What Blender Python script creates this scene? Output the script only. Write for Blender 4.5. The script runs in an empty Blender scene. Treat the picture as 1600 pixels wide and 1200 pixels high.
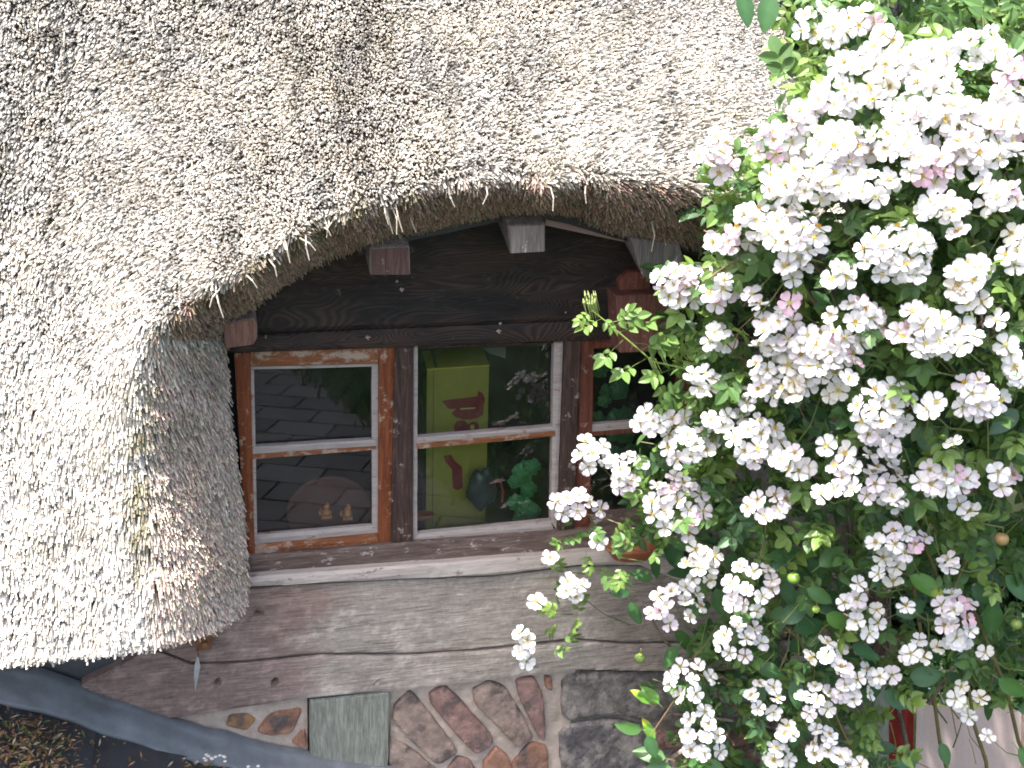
import bpy, bmesh, math, random
import numpy as np
from mathutils import Vector, Matrix, noise as mnoise, Euler
from mathutils.geometry import tessellate_polygon
random.seed(7); rng = np.random.default_rng(11)
sc = bpy.context.scene; col = sc.collection
R_ = math.radians
# ------------------------------------------------------------ camera, sky, sun, exposure
F = 1700.0
CAM = np.array([-0.0335, -3.0479, 0.7913]); YAW, PITCH, ROLL = 0.26893, 0.28279, 0.02959
fw = np.array([math.sin(YAW)*math.cos(PITCH), math.cos(YAW)*math.cos(PITCH), -math.sin(PITCH)])
r0 = np.array([math.cos(YAW), -math.sin(YAW), 0.0]); u0 = np.cross(r0, fw)
cr = math.cos(ROLL)*r0 + math.sin(ROLL)*u0; cu = -math.sin(ROLL)*r0 + math.cos(ROLL)*u0
cam = bpy.data.cameras.new('camera'); co = bpy.data.objects.new('camera', cam); col.objects.link(co)
co.matrix_world = Matrix(((cr[0], cu[0], -fw[0], CAM[0]), (cr[1], cu[1], -fw[1], CAM[1]), (cr[2], cu[2], -fw[2], CAM[2]), (0, 0, 0, 1)))
cam.sensor_width = 36; cam.lens = 36*F/1600; cam.clip_start = 0.05; cam.clip_end = 500
sc.camera = co
SUN = Vector((-0.36, -0.205, 0.91)).normalized()
w = bpy.data.worlds.new('World'); sc.world = w; w.use_nodes = True
wn = w.node_tree; sky = wn.nodes.new('ShaderNodeTexSky'); sky.sky_type = 'NISHITA'; sky.sun_disc = False
sky.sun_elevation = math.asin(SUN.z); sky.sun_rotation = math.atan2(SUN.x, SUN.y)
sky.air_density = 1.0; sky.dust_density = 5.0; sky.ozone_density = 0.3
bg = wn.nodes['Background']; bg.inputs['Strength'].default_value = 0.15
wn.links.new(sky.outputs[0], bg.inputs[0])
sl = bpy.data.lights.new('sun', 'SUN'); sl.energy = 3.3; sl.angle = R_(0.5); sl.color = (1, .965, .93)
so = bpy.data.objects.new('sun', sl); col.objects.link(so); so.location = (0, 0, 6)
so.rotation_euler = SUN.to_track_quat('Z', 'Y').to_euler()
sc.view_settings.view_transform = 'Standard'; sc.view_settings.look = 'None'
sc.view_settings.exposure = 1.85; sc.view_settings.gamma = 1; sc.view_settings.use_curve_mapping = False
sc.cycles.filter_width = 1.8
GZ = -1.9   # garden level

# ------------------------------------------------------------ helpers
def at(px, py, Y):
    d = fw + cr*(px-800)/F + cu*(600-py)/F
    return CAM + d*((Y-CAM[1])/d[1])
def atv(px, py, Y):
    px = np.asarray(px, float); py = np.asarray(py, float); Y = np.asarray(Y, float)
    d = fw[None] + cr[None]*((px-800)/F)[:, None] + cu[None]*((600-py)/F)[:, None]
    return CAM[None] + d*((Y-CAM[1])/d[:, 1])[:, None]
class RBF:
    def __init__(s, pts, sm=1e-3):
        p = np.array(pts, float); s.c = p[:, :2]/500; v = p[:, 2]; n = len(p)
        A = s.k(np.linalg.norm(s.c[:, None]-s.c[None], axis=2)) + np.eye(n)*sm
        P = np.c_[np.ones(n), s.c]
        M = np.block([[A, P], [P.T, np.zeros((3, 3))]])
        sol = np.linalg.solve(M, np.r_[v, 0, 0, 0]); s.w = sol[:n]; s.a = sol[n:]
    def k(s, r): return np.where(r > 0, r*r*np.log(np.maximum(r, 1e-9)), 0)
    def __call__(s, u, v):
        q = np.c_[np.ravel(u), np.ravel(v)]/500; out = np.empty(len(q))
        for i in range(0, len(q), 20000):
            b = q[i:i+20000]
            out[i:i+20000] = s.k(np.linalg.norm(b[:, None]-s.c[None], axis=2))@s.w + s.a[0] + b@s.a[1:]
        return out.reshape(np.shape(u))
def inpoly(x, y, poly):
    x = np.asarray(x, float); y = np.asarray(y, float); ins = np.zeros(x.shape, bool); n = len(poly)
    for i in range(n):
        x1, y1 = poly[i]; x2, y2 = poly[(i+1) % n]
        c = ((y1 > y) != (y2 > y)) & (x < (x2-x1)*(y-y1)/((y2-y1) or 1e-9)+x1); ins ^= c
    return ins
_gr = rng.random((64, 64))
def vnoise(x, y, seed=0):
    x = np.asarray(x, float)+seed*17.3; y = np.asarray(y, float)+seed*9.1
    xi = np.floor(x).astype(int); yi = np.floor(y).astype(int); fx = x-xi; fy = y-yi
    fx = fx*fx*(3-2*fx); fy = fy*fy*(3-2*fy)
    g = lambda a, b: _gr[a % 64, b % 64]
    return (g(xi, yi)*(1-fx)+g(xi+1, yi)*fx)*(1-fy)+(g(xi, yi+1)*(1-fx)+g(xi+1, yi+1)*fx)*fy
def fbm(x, y, o=4, seed=0):
    return sum(vnoise(np.asarray(x)*2**i, np.asarray(y)*2**i, seed+i)/2**(i+1) for i in range(o))/(1-.5**o)

def tag(o, label=None, cat=None, group=None, kind=None):
    for k, v in (('label', label), ('category', cat), ('group', group), ('kind', kind)):
        if v: o[k] = v
    return o
def empty(name, loc, label=None, cat=None, group=None):
    o = bpy.data.objects.new(name, None); col.objects.link(o); o.location = loc; o.empty_display_size = .1
    return tag(o, label, cat, group)
def wloc(o):
    p = Vector((0, 0, 0))
    while o is not None: p += o.location; o = o.parent
    return p
def mesh_np(name, V, Fs, mat, parent=None, tint=None, center=True, smooth=False, kind=None):
    """V (n,3) world; Fs list of arrays (m,k) of faces; tint (n,3)"""
    V = np.asarray(V, float); c = (V.min(0)+V.max(0))/2 if center else np.zeros(3)
    me = bpy.data.meshes.new(name); me.vertices.add(len(V)); me.vertices.foreach_set('co', (V-c).astype(np.float32).ravel())
    if isinstance(Fs, list) and len(Fs) and isinstance(Fs[0], tuple):
        Fs = [np.array([f for f in Fs if len(f) == k]) for k in sorted({len(f) for f in Fs})]
    if not isinstance(Fs, list): Fs = [Fs]
    Fs = [np.asarray(f, np.int32) for f in Fs if len(f)]
    idx = np.concatenate([f.ravel() for f in Fs]); sizes = np.concatenate([np.full(len(f), f.shape[1], np.int32) for f in Fs])
    st = np.r_[0, np.cumsum(sizes)[:-1]].astype(np.int32)
    me.loops.add(len(idx)); me.loops.foreach_set('vertex_index', idx)
    me.polygons.add(len(sizes)); me.polygons.foreach_set('loop_start', st)
    me.polygons.foreach_set('use_smooth', np.full(len(sizes), bool(smooth)))
    me.update(calc_edges=True)
    if tint is not None:
        a = me.color_attributes.new('tint', 'FLOAT_COLOR', 'POINT')
        t = np.ones((len(V), 4), np.float32); t[:, :3] = tint; a.data.foreach_set('color', t.ravel())
    for m in (mat if isinstance(mat, (list, tuple)) else [mat]): me.materials.append(m)
    o = bpy.data.objects.new(name, me); col.objects.link(o)
    if parent is not None: o.parent = parent; o.location = Vector(c)-wloc(parent)
    else: o.location = c
    if kind: o['kind'] = kind
    return o
class MB:
    def __init__(s): s.v = []; s.f3 = []; s.f4 = []; s.t = []; s.n = 0
    def add(s, V, f3=None, f4=None, t=(1, 1, 1)):
        V = np.asarray(V, float); s.v.append(V)
        if f3 is not None and len(f3): s.f3.append(np.asarray(f3)+s.n)
        if f4 is not None and len(f4): s.f4.append(np.asarray(f4)+s.n)
        t = np.asarray(t, float); s.t.append(np.broadcast_to(t, (len(V), 3))); s.n += len(V)
    def tube(s, pts, r, n=6, t=(1, 1, 1)):
        pts = np.asarray(pts, float); m = len(pts); r = np.broadcast_to(np.asarray(r, float), (m,))
        V = []; up = np.array([.3, .2, 1.])
        for i in range(m):
            d = pts[min(i+1, m-1)]-pts[max(i-1, 0)]; d /= np.linalg.norm(d)+1e-9
            a = np.cross(d, up); a /= np.linalg.norm(a)+1e-9; b = np.cross(d, a)
            for k in range(n):
                th = 2*math.pi*k/n; V.append(pts[i]+r[i]*(math.cos(th)*a+math.sin(th)*b))
        f = [(i*n+k, i*n+(k+1) % n, (i+1)*n+(k+1) % n, (i+1)*n+k) for i in range(m-1) for k in range(n)]
        c = [(0, k+1, k) for k in range(1, n-1)]+[((m-1)*n, (m-1)*n+k, (m-1)*n+k+1) for k in range(1, n-1)]
        s.add(V, c, f, t)
    def box(s, c8, t=(1, 1, 1)):
        s.add(c8, None, [(0, 1, 2, 3), (7, 6, 5, 4), (0, 4, 5, 1), (1, 5, 6, 2), (2, 6, 7, 3), (3, 7, 4, 0)], t)
    def ball(s, c, r, n=8, m=6, t=(1, 1, 1), f=None):
        V = []
        for j in range(m+1):
            ph = math.pi*j/m
            for k in range(n):
                th = 2*math.pi*k/n; d = np.array([math.sin(ph)*math.cos(th), math.sin(ph)*math.sin(th), math.cos(ph)])
                V.append(np.asarray(c)+d*np.asarray(r)*(f(d) if f else 1))
        s.add(V, None, [(j*n+k, (j+1)*n+k, (j+1)*n+(k+1) % n, j*n+(k+1) % n) for j in range(m) for k in range(n)], t)
    def build(s, name, mat, parent=None, **kw):
        Fs = []
        if s.f4: Fs.append(np.concatenate(s.f4))
        if s.f3: Fs.append(np.concatenate(s.f3))
        return mesh_np(name, np.concatenate(s.v), Fs, mat, parent, np.concatenate(s.t), **kw)
def unlink_mesh(o):
    me = o.data; bpy.data.objects.remove(o); return me
def inst(name, me, parent, M):
    o = bpy.data.objects.new(name, me); col.objects.link(o); o.parent = parent; o.matrix_local = M
    return o

# ------------------------------------------------------------ materials
def nd(nt, t, **k):
    n = nt.nodes.new(t)
    for a, b in k.items():
        if a.startswith('i_'): n.inputs[a[2:].replace('_', ' ')].default_value = b
        else: setattr(n, a, b)
    return n
def newmat(name, rough=.8, spec=.3):
    m = bpy.data.materials.new(name); m.use_nodes = True; nt = m.node_tree; b = nt.nodes['Principled BSDF']
    b.inputs['Roughness'].default_value = rough; b.inputs['Specular IOR Level'].default_value = spec
    return m, nt, b
def ramp(nt, fac, stops, interp='LINEAR'):
    r = nt.nodes.new('ShaderNodeValToRGB'); r.color_ramp.interpolation = interp; e = r.color_ramp.elements
    while len(e) > 1: e.remove(e[-1])
    e[0].position = stops[0][0]; e[0].color = (*stops[0][1], 1)
    for p, c in stops[1:]:
        x = e.new(p); x.color = (*c, 1)
    nt.links.new(fac, r.inputs[0]); return r.outputs[0]
def coords(nt, scale=(1, 1, 1), rot=(0, 0, 0), kind='Position'):
    if kind == 'Position': g = nt.nodes.new('ShaderNodeNewGeometry').outputs['Position']
    else: g = nt.nodes.new('ShaderNodeTexCoord').outputs[kind]
    mp = nt.nodes.new('ShaderNodeMapping'); mp.inputs['Scale'].default_value = scale; mp.inputs['Rotation'].default_value = rot
    nt.links.new(g, mp.inputs[0]); return mp.outputs[0]
def noise(nt, vec, scale, detail=5, rough=.6, dist=0):
    n = nd(nt, 'ShaderNodeTexNoise'); n.inputs['Scale'].default_value = scale; n.inputs['Detail'].default_value = detail
    n.inputs['Roughness'].default_value = rough; n.inputs['Distortion'].default_value = dist
    nt.links.new(vec, n.inputs[0]); return n.outputs['Fac']
def mix(nt, fac, a, b, mode='MIX'):
    m = nt.nodes.new('ShaderNodeMix'); m.data_type = 'RGBA'; m.blend_type = mode
    for s, v in ((0, fac), (6, a), (7, b)):
        if isinstance(v, (int, float)): m.inputs[s].default_value = v
        elif isinstance(v, tuple): m.inputs[s].default_value = (*v, 1)
        else: nt.links.new(v, m.inputs[s])
    return m.outputs[2]
def bump(nt, b, h, strength=.5, dist=.004):
    n = nt.nodes.new('ShaderNodeBump'); n.inputs['Strength'].default_value = strength; n.inputs['Distance'].default_value = dist
    nt.links.new(h, n.inputs['Height']); nt.links.new(n.outputs[0], b.inputs['Normal'])
def tintnode(nt):
    a = nt.nodes.new('ShaderNodeAttribute'); a.attribute_name = 'tint'; return a.outputs['Color']
def wood(name, c1, c2, c3, wear=None, wear_amt=.5, axis='x', rough=.8, use_tint=False, grain=1.0, scl=1.0):
    m, nt, b = newmat(name, rough, .25)
    s = (1.2, 9, 9) if axis == 'x' else (9, 9, 1.2)
    v = coords(nt, tuple(q*scl for q in s)); f = noise(nt, v, 6, 8, .7, 1.2)
    v2 = coords(nt, tuple(q*scl for q in ((2, 40, 40) if axis == 'x' else (40, 40, 2)))); f2 = noise(nt, v2, 5, 4, .6, .3)
    c = ramp(nt, f, [(.25, c1), (.5, c2), (.75, c3)])
    c = mix(nt, .55*grain, c, ramp(nt, f2, [(.3, (.35, .32, .30)), (.6, (1, 1, 1))]), 'MULTIPLY')
    if wear:
        v3 = coords(nt, (3, 3, 3) if axis != 'x' else (2, 4, 4)); f3 = noise(nt, v3, 9, 7, .75)
        c = mix(nt, ramp(nt, f3, [(.62-wear_amt*.3, (0, 0, 0)), (.66-wear_amt*.2, (1, 1, 1))]), c, wear)
    if use_tint: c = mix(nt, 1.0, c, tintnode(nt), 'MULTIPLY')
    if use_tint and axis == 'x':
        f4 = noise(nt, coords(nt, (1.3, 26, 26)), 3.2, 6, .75, .5); c = mix(nt, 1.0, c, ramp(nt, f4, [(.30, (.45, .42, .40)), (.42, (1, 1, 1))]), 'MULTIPLY')
        f5 = noise(nt, coords(nt), 70, 6, .8); c = mix(nt, .5, c, ramp(nt, f5, [(.3, (.5, .5, .5)), (.65, (1.25, 1.25, 1.25))]), 'MULTIPLY')
    nt.links.new(c, b.inputs['Base Color']); bump(nt, b, f2, .9 if use_tint else .7, .004 if use_tint else .002)
    return m
M = {}
M['stain'] = wood('orange_stained_wood', (.09, .025, .012), (.20, .055, .02), (.27, .10, .045), (.34, .24, .17), .2, 'z', .6)
M['stain_h'] = wood('orange_stained_rail', (.12, .04, .018), (.24, .085, .035), (.30, .15, .08), (.34, .26, .20), .42, 'x', .65)
M['putty'] = wood('flaking_putty', (.26, .215, .195), (.36, .315, .295), (.43, .39, .365), (.22, .13, .08), .14, 'x', .85, grain=.4)
M['dark'] = wood('dark_mullion_wood', (.022, .014, .012), (.06, .036, .03), (.12, .075, .06), (.26, .22, .2), .1, 'z', .75)
M['rail'] = wood('weathered_frame_rail', (.05, .035, .03), (.14, .10, .085), (.26, .2, .17), (.36, .32, .3), .15, 'x', .8)
M['redwood'] = wood('red_brown_wood', (.07, .022, .014), (.14, .045, .028), (.20, .075, .05), (.3, .22, .2), .1, 'z', .7)
M['beam'] = wood('weathered_beam', (.26, .225, .20), (.39, .35, .315), (.50, .46, .42), None, 0, 'x', .9, True)
M['sillw'] = wood('pale_sill', (.34, .28, .25), (.48, .42, .38), (.56, .51, .47), (.22, .17, .15), .12, 'x', .9, grain=.5)
M['stud'] = wood('grey_green_stud', (.10, .11, .09), (.24, .25, .21), (.36, .37, .33), None, 0, 'z', .9, scl=1.3)
M['rafter'] = wood('rafter_wood', (.045, .04, .038), (.10, .09, .085), (.16, .15, .14), (.25, .23, .22), .05, 'z', .85, use_tint=True, grain=.4)
def lintel_mat():
    m, nt, b = newmat('dark_grained_lintel', .6, .35)
    v = coords(nt, (1.0, 1, 4.6)); n = noise(nt, v, 1.6, 2, .5, .4)
    wv = nd(nt, 'ShaderNodeMath', operation='MULTIPLY'); nt.links.new(n, wv.inputs[0]); wv.inputs[1].default_value = 300
    sn = nd(nt, 'ShaderNodeMath', operation='SINE'); nt.links.new(wv.outputs[0], sn.inputs[0])
    mr = nd(nt, 'ShaderNodeMapRange'); nt.links.new(sn.outputs[0], mr.inputs[0]); mr.inputs[1].default_value = -1
    base = noise(nt, coords(nt, (1, 3, 3)), 3.5, 6, .65)
    c = ramp(nt, base, [(.35, (.007, .006, .008)), (.55, (.016, .011, .010)), (.75, (.034, .021, .017))])
    c2 = ramp(nt, base, [(.40, (.012, .009, .009)), (.60, (.058, .033, .025))])
    c = mix(nt, mr.outputs[0], c, c2)
    f3 = noise(nt, coords(nt, (4, 4, 4)), 5, 8, .8)
    c = mix(nt, ramp(nt, f3, [(.62, (0, 0, 0)), (.70, (.7, .7, .7))]), c, (.15, .135, .13))
    nt.links.new(c, b.inputs['Base Color']); bump(nt, b, mr.outputs[0], .5, .0015); return m
M['lintel'] = lintel_mat()
def tinted(name, rough=.8, spec=.3, ns=30, amt=.35, bs=.5, bd=.003, trans=0, twocol=None, coat=0):
    m, nt, b = newmat(name, rough, spec); v = coords(nt)
    f = noise(nt, v, ns, 7, .7); c = mix(nt, 1.0, tintnode(nt), ramp(nt, f, [(.2, (1-amt,)*3), (.8, (1+amt*.5,)*3)]), 'MULTIPLY')
    if twocol:
        f2 = noise(nt, v, ns*.35, 5, .7); c = mix(nt, ramp(nt, f2, [(.5, (0, 0, 0)), (.62, (1, 1, 1))]), c, twocol)
    nt.links.new(c, b.inputs['Base Color'])
    if bs: bump(nt, b, f, bs, bd)
    if trans:
        t = nt.nodes.new('ShaderNodeBsdfTranslucent'); nt.links.new(mix(nt, 1.0, c, (1.15, 1.1, .75), 'MULTIPLY') if name != 'rose_petal' else c, t.inputs[0])
        ms = nt.nodes.new('ShaderNodeMixShader'); ms.inputs[0].default_value = trans
        nt.links.new(b.outputs[0], ms.inputs[1]); nt.links.new(t.outputs[0], ms.inputs[2])
        nt.links.new(ms.outputs[0], nt.nodes['Material Output'].inputs[0])
    return m
M['reed'] = tinted('weathered_reed', .75, .25, 90, .3, 0)
M['thatchbase'] = tinted('packed_thatch', .95, .05, 60, .5, .8, .01)
M['leaf'] = tinted('rose_leaf', .42, .45, 60, .2, .25, .001, trans=.3)
M['appleleaf'] = tinted('apple_leaf', .36, .5, 40, .25, .3, .0015, trans=.22)
M['treeleaf'] = tinted('tree_leaf', .5, .3, 20, .3, 0, trans=.3)
M['petal'] = tinted('rose_petal', .6, .2, 50, .06, .1, .0005, trans=.35)
M['stamen'] = tinted('rose_stamen', .7, .2, 80, .1, 0)
M['stem'] = tinted('green_stem', .5, .3, 50, .3, .2, .001)
M['stone'] = tinted('rough_stone', .9, .2, 38, .85, 1, .009, twocol=(.30, .27, .24))
M['brick'] = tinted('old_brick', .9, .2, 28, .6, 1, .006, twocol=(.10, .08, .075))
M['mortar'] = tinted('lime_mortar', .95, .1, 45, .35, .9, .004)
M['lead'] = tinted('lead_sheet', .5, .5, 12, .45, .3, .002)
M['slate'] = tinted('roof_slate', .55, .4, 14, .4, .4, .002)
M['plain'] = tinted('plain_matt', .6, .3, 30, .15, .1, .001)
M['gloss'] = tinted('varnished', .3, .5, 30, .2, 0)
M['rust'] = tinted('rusty_iron', .85, .3, 60, .5, .8, .002)
M['metal'] = tinted('scuffed_metal', .35, .5, 60, .2, .2, .001); M['metal'].node_tree.nodes['Principled BSDF'].inputs['Metallic'].default_value = .8
M['cloth'] = tinted('woven_cloth', .95, .1, 120, .15, .3, .001, trans=.15)
M['grass'] = tinted('grass_blade', .6, .3, 10, .3, 0, trans=.25)
M['soil'] = tinted('garden_soil', .95, .1, 8, .5, .8, .01)
def glass():
    m = bpy.data.materials.new('window_glass'); m.use_nodes = True; nt = m.node_tree
    for n in list(nt.nodes): nt.nodes.remove(n)
    out = nt.nodes.new('ShaderNodeOutputMaterial'); tr = nt.nodes.new('ShaderNodeBsdfTransparent'); gl = nt.nodes.new('ShaderNodeBsdfGlossy')
    gl.inputs['Roughness'].default_value = .012; tr.inputs[0].default_value = (.86, .9, .88, 1)
    fr = nt.nodes.new('ShaderNodeFresnel'); fr.inputs['IOR'].default_value = 1.62
    ms = nt.nodes.new('ShaderNodeMixShader'); nt.links.new(fr.outputs[0], ms.inputs[0]); nt.links.new(tr.outputs[0], ms.inputs[1]); nt.links.new(gl.outputs[0], ms.inputs[2])
    v = coords(nt); n1 = noise(nt, v, 5, 2, .5)
    bp = nt.nodes.new('ShaderNodeBump'); bp.inputs['Strength'].default_value = .02; bp.inputs['Distance'].default_value = .001
    nt.links.new(n1, bp.inputs['Height']); nt.links.new(bp.outputs[0], gl.inputs['Normal'])
    # dust film and specks
    df = nt.nodes.new('ShaderNodeBsdfDiffuse'); df.inputs[0].default_value = (.5, .5, .48, 1)
    d = noise(nt, v, 55, 3, .5); big = noise(nt, v, 7, 4, .6)
    sp = ramp(nt, d, [(.76, (0, 0, 0)), (.79, (.55, .55, .55))]); fl = ramp(nt, big, [(.35, (.006, .006, .006)), (.75, (.035, .035, .035))])
    a = mix(nt, 1.0, sp, fl, 'ADD')
    m2 = nt.nodes.new('ShaderNodeMixShader'); nt.links.new(a, m2.inputs[0]); nt.links.new(ms.outputs[0], m2.inputs[1]); nt.links.new(df.outputs[0], m2.inputs[2])
    nt.links.new(m2.outputs[0], out.inputs[0]); return m
M['glass'] = glass()

# ------------------------------------------------------------ slab: a pixel outline turned into a real block on a world plane
def slab(name, poly, yf, th, mat, parent, step=.02, edge=.006, rough=.003, col_fn=None, tint=(1, 1, 1), seed=0, holes=()):
    P = [at(x, y, yf) for x, y in poly]
    bm = bmesh.new(); vs = [bm.verts.new((p[0], 0, p[2])) for p in P]; bm.faces.new(vs)
    xs = [p[0] for p in P]; zs = [p[2] for p in P]
    x = min(xs)+step*.7
    while x < max(xs):
        bmesh.ops.bisect_plane(bm, geom=bm.verts[:]+bm.edges[:]+bm.faces[:], plane_co=(x, 0, 0), plane_no=(1, 0, 0)); x += step
    z = min(zs)+step*.6
    while z < max(zs):
        bmesh.ops.bisect_plane(bm, geom=bm.verts[:]+bm.edges[:]+bm.faces[:], plane_co=(0, 0, z), plane_no=(0, 0, 1)); z += step
    bm.verts.ensure_lookup_table()
    X = np.array([v.co.x for v in bm.verts]); Z = np.array([v.co.z for v in bm.verts])
    d = np.full(len(X), 9.)
    for i in range(len(P)):
        a = np.array([P[i][0], P[i][2]]); b = np.array([P[(i+1) % len(P)][0], P[(i+1) % len(P)][2]]); ab = b-a
        t = np.clip(((X-a[0])*ab[0]+(Z-a[1])*ab[1])/max(ab@ab, 1e-9), 0, 1)
        d = np.minimum(d, np.hypot(X-a[0]-t*ab[0], Z-a[1]-t*ab[1]))
    off = np.where(d < edge, edge-np.sqrt(np.maximum(edge**2-(edge-d)**2, 0)), 0) if edge > 0 else 0*d
    off = off + (fbm(X*22+seed, Z*22, 4, seed)-.5)*rough*2*(d > 1e-6)
    for (hx, hy, hr, hd) in holes:
        hp = at(hx, hy, yf); dd = np.hypot(X-hp[0], Z-hp[2]); off = off+np.clip(1.6-dd/hr, 0, 1)*hd
    jx = (fbm(Z*30+7, X*30, 3, seed+3)-.5)*edge*.6; jz = (fbm(X*30, Z*30+3, 3, seed+5)-.5)*edge*.6
    for v, o_, a, b in zip(bm.verts, off, jx, jz): v.co.y = yf+o_; v.co.x += a; v.co.z += b
    r = bmesh.ops.extrude_edge_only(bm, edges=[e for e in bm.edges if e.is_boundary])
    for v in r['geom']:
        if isinstance(v, bmesh.types.BMVert): v.co.y = yf+th
    bmesh.ops.recalc_face_normals(bm, faces=bm.faces)
    bmesh.ops.triangulate(bm, faces=[f for f in bm.faces if len(f.verts) > 4])
    c = Vector(((min(xs)+max(xs))/2, yf, (min(zs)+max(zs))/2))
    W = np.array([v.co[:] for v in bm.verts])
    for v in bm.verts: v.co -= c
    me = bpy.data.meshes.new(name); bm.to_mesh(me); bm.free()
    a = me.color_attributes.new('tint', 'FLOAT_COLOR', 'POINT'); t = np.ones((len(W), 4), np.float32)
    t[:, :3] = col_fn(W) if col_fn else tint; a.data.foreach_set('color', t.ravel())
    me.materials.append(mat); o = bpy.data.objects.new(name, me); col.objects.link(o)
    if parent is not None: o.parent = parent; o.location = c-wloc(parent)
    else: o.location = c
    return o

# ============================================================ GROUND
G = MB(); N = 40
gx, gy = np.meshgrid(np.linspace(-200, 200, N), np.linspace(-200, 200, N)); V = np.c_[gx.ravel(), gy.ravel(), np.full(N*N, GZ-.05)]
V[:, 2] += (fbm(V[:, 0]*.1, V[:, 1]*.1)-.5)*.0
G.add(V, None, [(j*N+i, j*N+i+1, (j+1)*N+i+1, (j+1)*N+i) for j in range(N-1) for i in range(N-1)], (.07, .085, .035))
tag(G.build('ground', M['soil']), 'green and brown garden ground around the cottage', kind='structure')
pv = empty('paving', (-1, -5, GZ-.045)); tag(pv, 'dark stone paving in front of the cottage window', kind='structure')
def edge_x(y): return .53+(y+6.95)*(.51/2.05)
b = MB(); b.box([(-6, -10.5, GZ-.045), (-.35, -10.5, GZ-.045), (2.3, .2, GZ-.045), (-6, .2, GZ-.045)]+[(-6, -10.5, GZ-.005), (-.35, -10.5, GZ-.005), (2.3, .2, GZ-.005), (-6, .2, GZ-.005)], (.012, .012, .013))
b.build('paving_bed', M['soil'], pv)
protos = []
for k in range(6):
    s = MB(); hw, hd = .229, .149; q = [(-hw, -hd), (hw, -hd), (hw, hd), (-hw, hd)]; q = [(a+random.uniform(-.003, .003), c+random.uniform(-.003, .003)) for a, c in q]
    g = random.uniform(.04, .075)
    s.box([(a*1, c*1, 0) for a, c in q]+[(a*.985, c*.98, .03) for a, c in q], (g, g*1.02, g*1.08))
    protos.append(unlink_mesh(s.build('paving_slab', M['slate'], center=False)))
cnt = 0; ang = .42
for j in range(-40, 40):
    for i in range(-30, 30):
        a = i*.47+(j % 2)*.235; c = j*.31
        x = a*math.cos(ang)-c*math.sin(ang); y = -5.5+a*math.sin(ang)+c*math.cos(ang)
        if -1.6 < x < edge_x(y)+.1 and -9.3 < y < -2.0 and cnt < 298:
            cnt += 1
            inst('paving_slab', random.choice(protos), pv, Matrix.Translation((x+1, y+5, .016+random.uniform(0, .0015)))@Matrix.Rotation(ang+random.uniform(-.02, .02), 4, 'Z'))
# grass lawn: blades
n = 80000; gxx = rng.uniform(.0, 6, n); gyy = rng.uniform(-11, -1.6, n); k = gxx > edge_x(gyy)+rng.normal(0, .06, n); gxx = gxx[k]; gyy = gyy[k]; n = len(gxx)
h = rng.uniform(.05, .16, n); th = rng.uniform(0, 6.28, n); ww = rng.uniform(.008, .02, n)
B0 = np.c_[gxx-np.cos(th)*ww, gyy-np.sin(th)*ww, np.full(n, GZ-.03)]; B1 = np.c_[gxx+np.cos(th)*ww, gyy+np.sin(th)*ww, np.full(n, GZ-.03)]
T = np.c_[gxx+rng.normal(0, .04, n), gyy+rng.normal(0, .04, n), GZ-.02+h]
V = np.stack([B0, B1, T], 1).reshape(-1, 3); t = np.repeat(np.c_[rng.uniform(.05, .10, n), rng.uniform(.12, .21, n), rng.uniform(.03, .05, n)], 3, 0)
tag(mesh_np('grass', V, np.arange(3*n).reshape(-1, 3), M['grass'], None, t, center=False), 'rough green lawn beyond the dark paving', kind='stuff')

# ============================================================ COTTAGE
cot = empty('thatched_cottage', (1.0, 0, GZ), 'old timber framed cottage with pale reed thatch curving over a dark small paned window', 'cottage')
# backing wall
def wstrip(poly, t=(.06, .055, .052)):
    return slab('wall', poly, .05, .03, M['mortar'], cot, .12, 0, .002, tint=t)
wstrip([(-420, 1000), (372, 975), (372, 400), (-420, 400)], (.04, .042, .045))
wstrip([(372, 380), (1330, 330), (1330, 530), (372, 552)])
wstrip([(1082, 528), (1330, 522), (1392, 700), (1392, 1480), (1082, 1480)], (.2, .17, .15))
wstrip([(-420, 1000), (372, 965), (384, 872), (1082, 815), (1082, 1480), (-420, 1480)], (.09, .08, .072))

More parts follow.
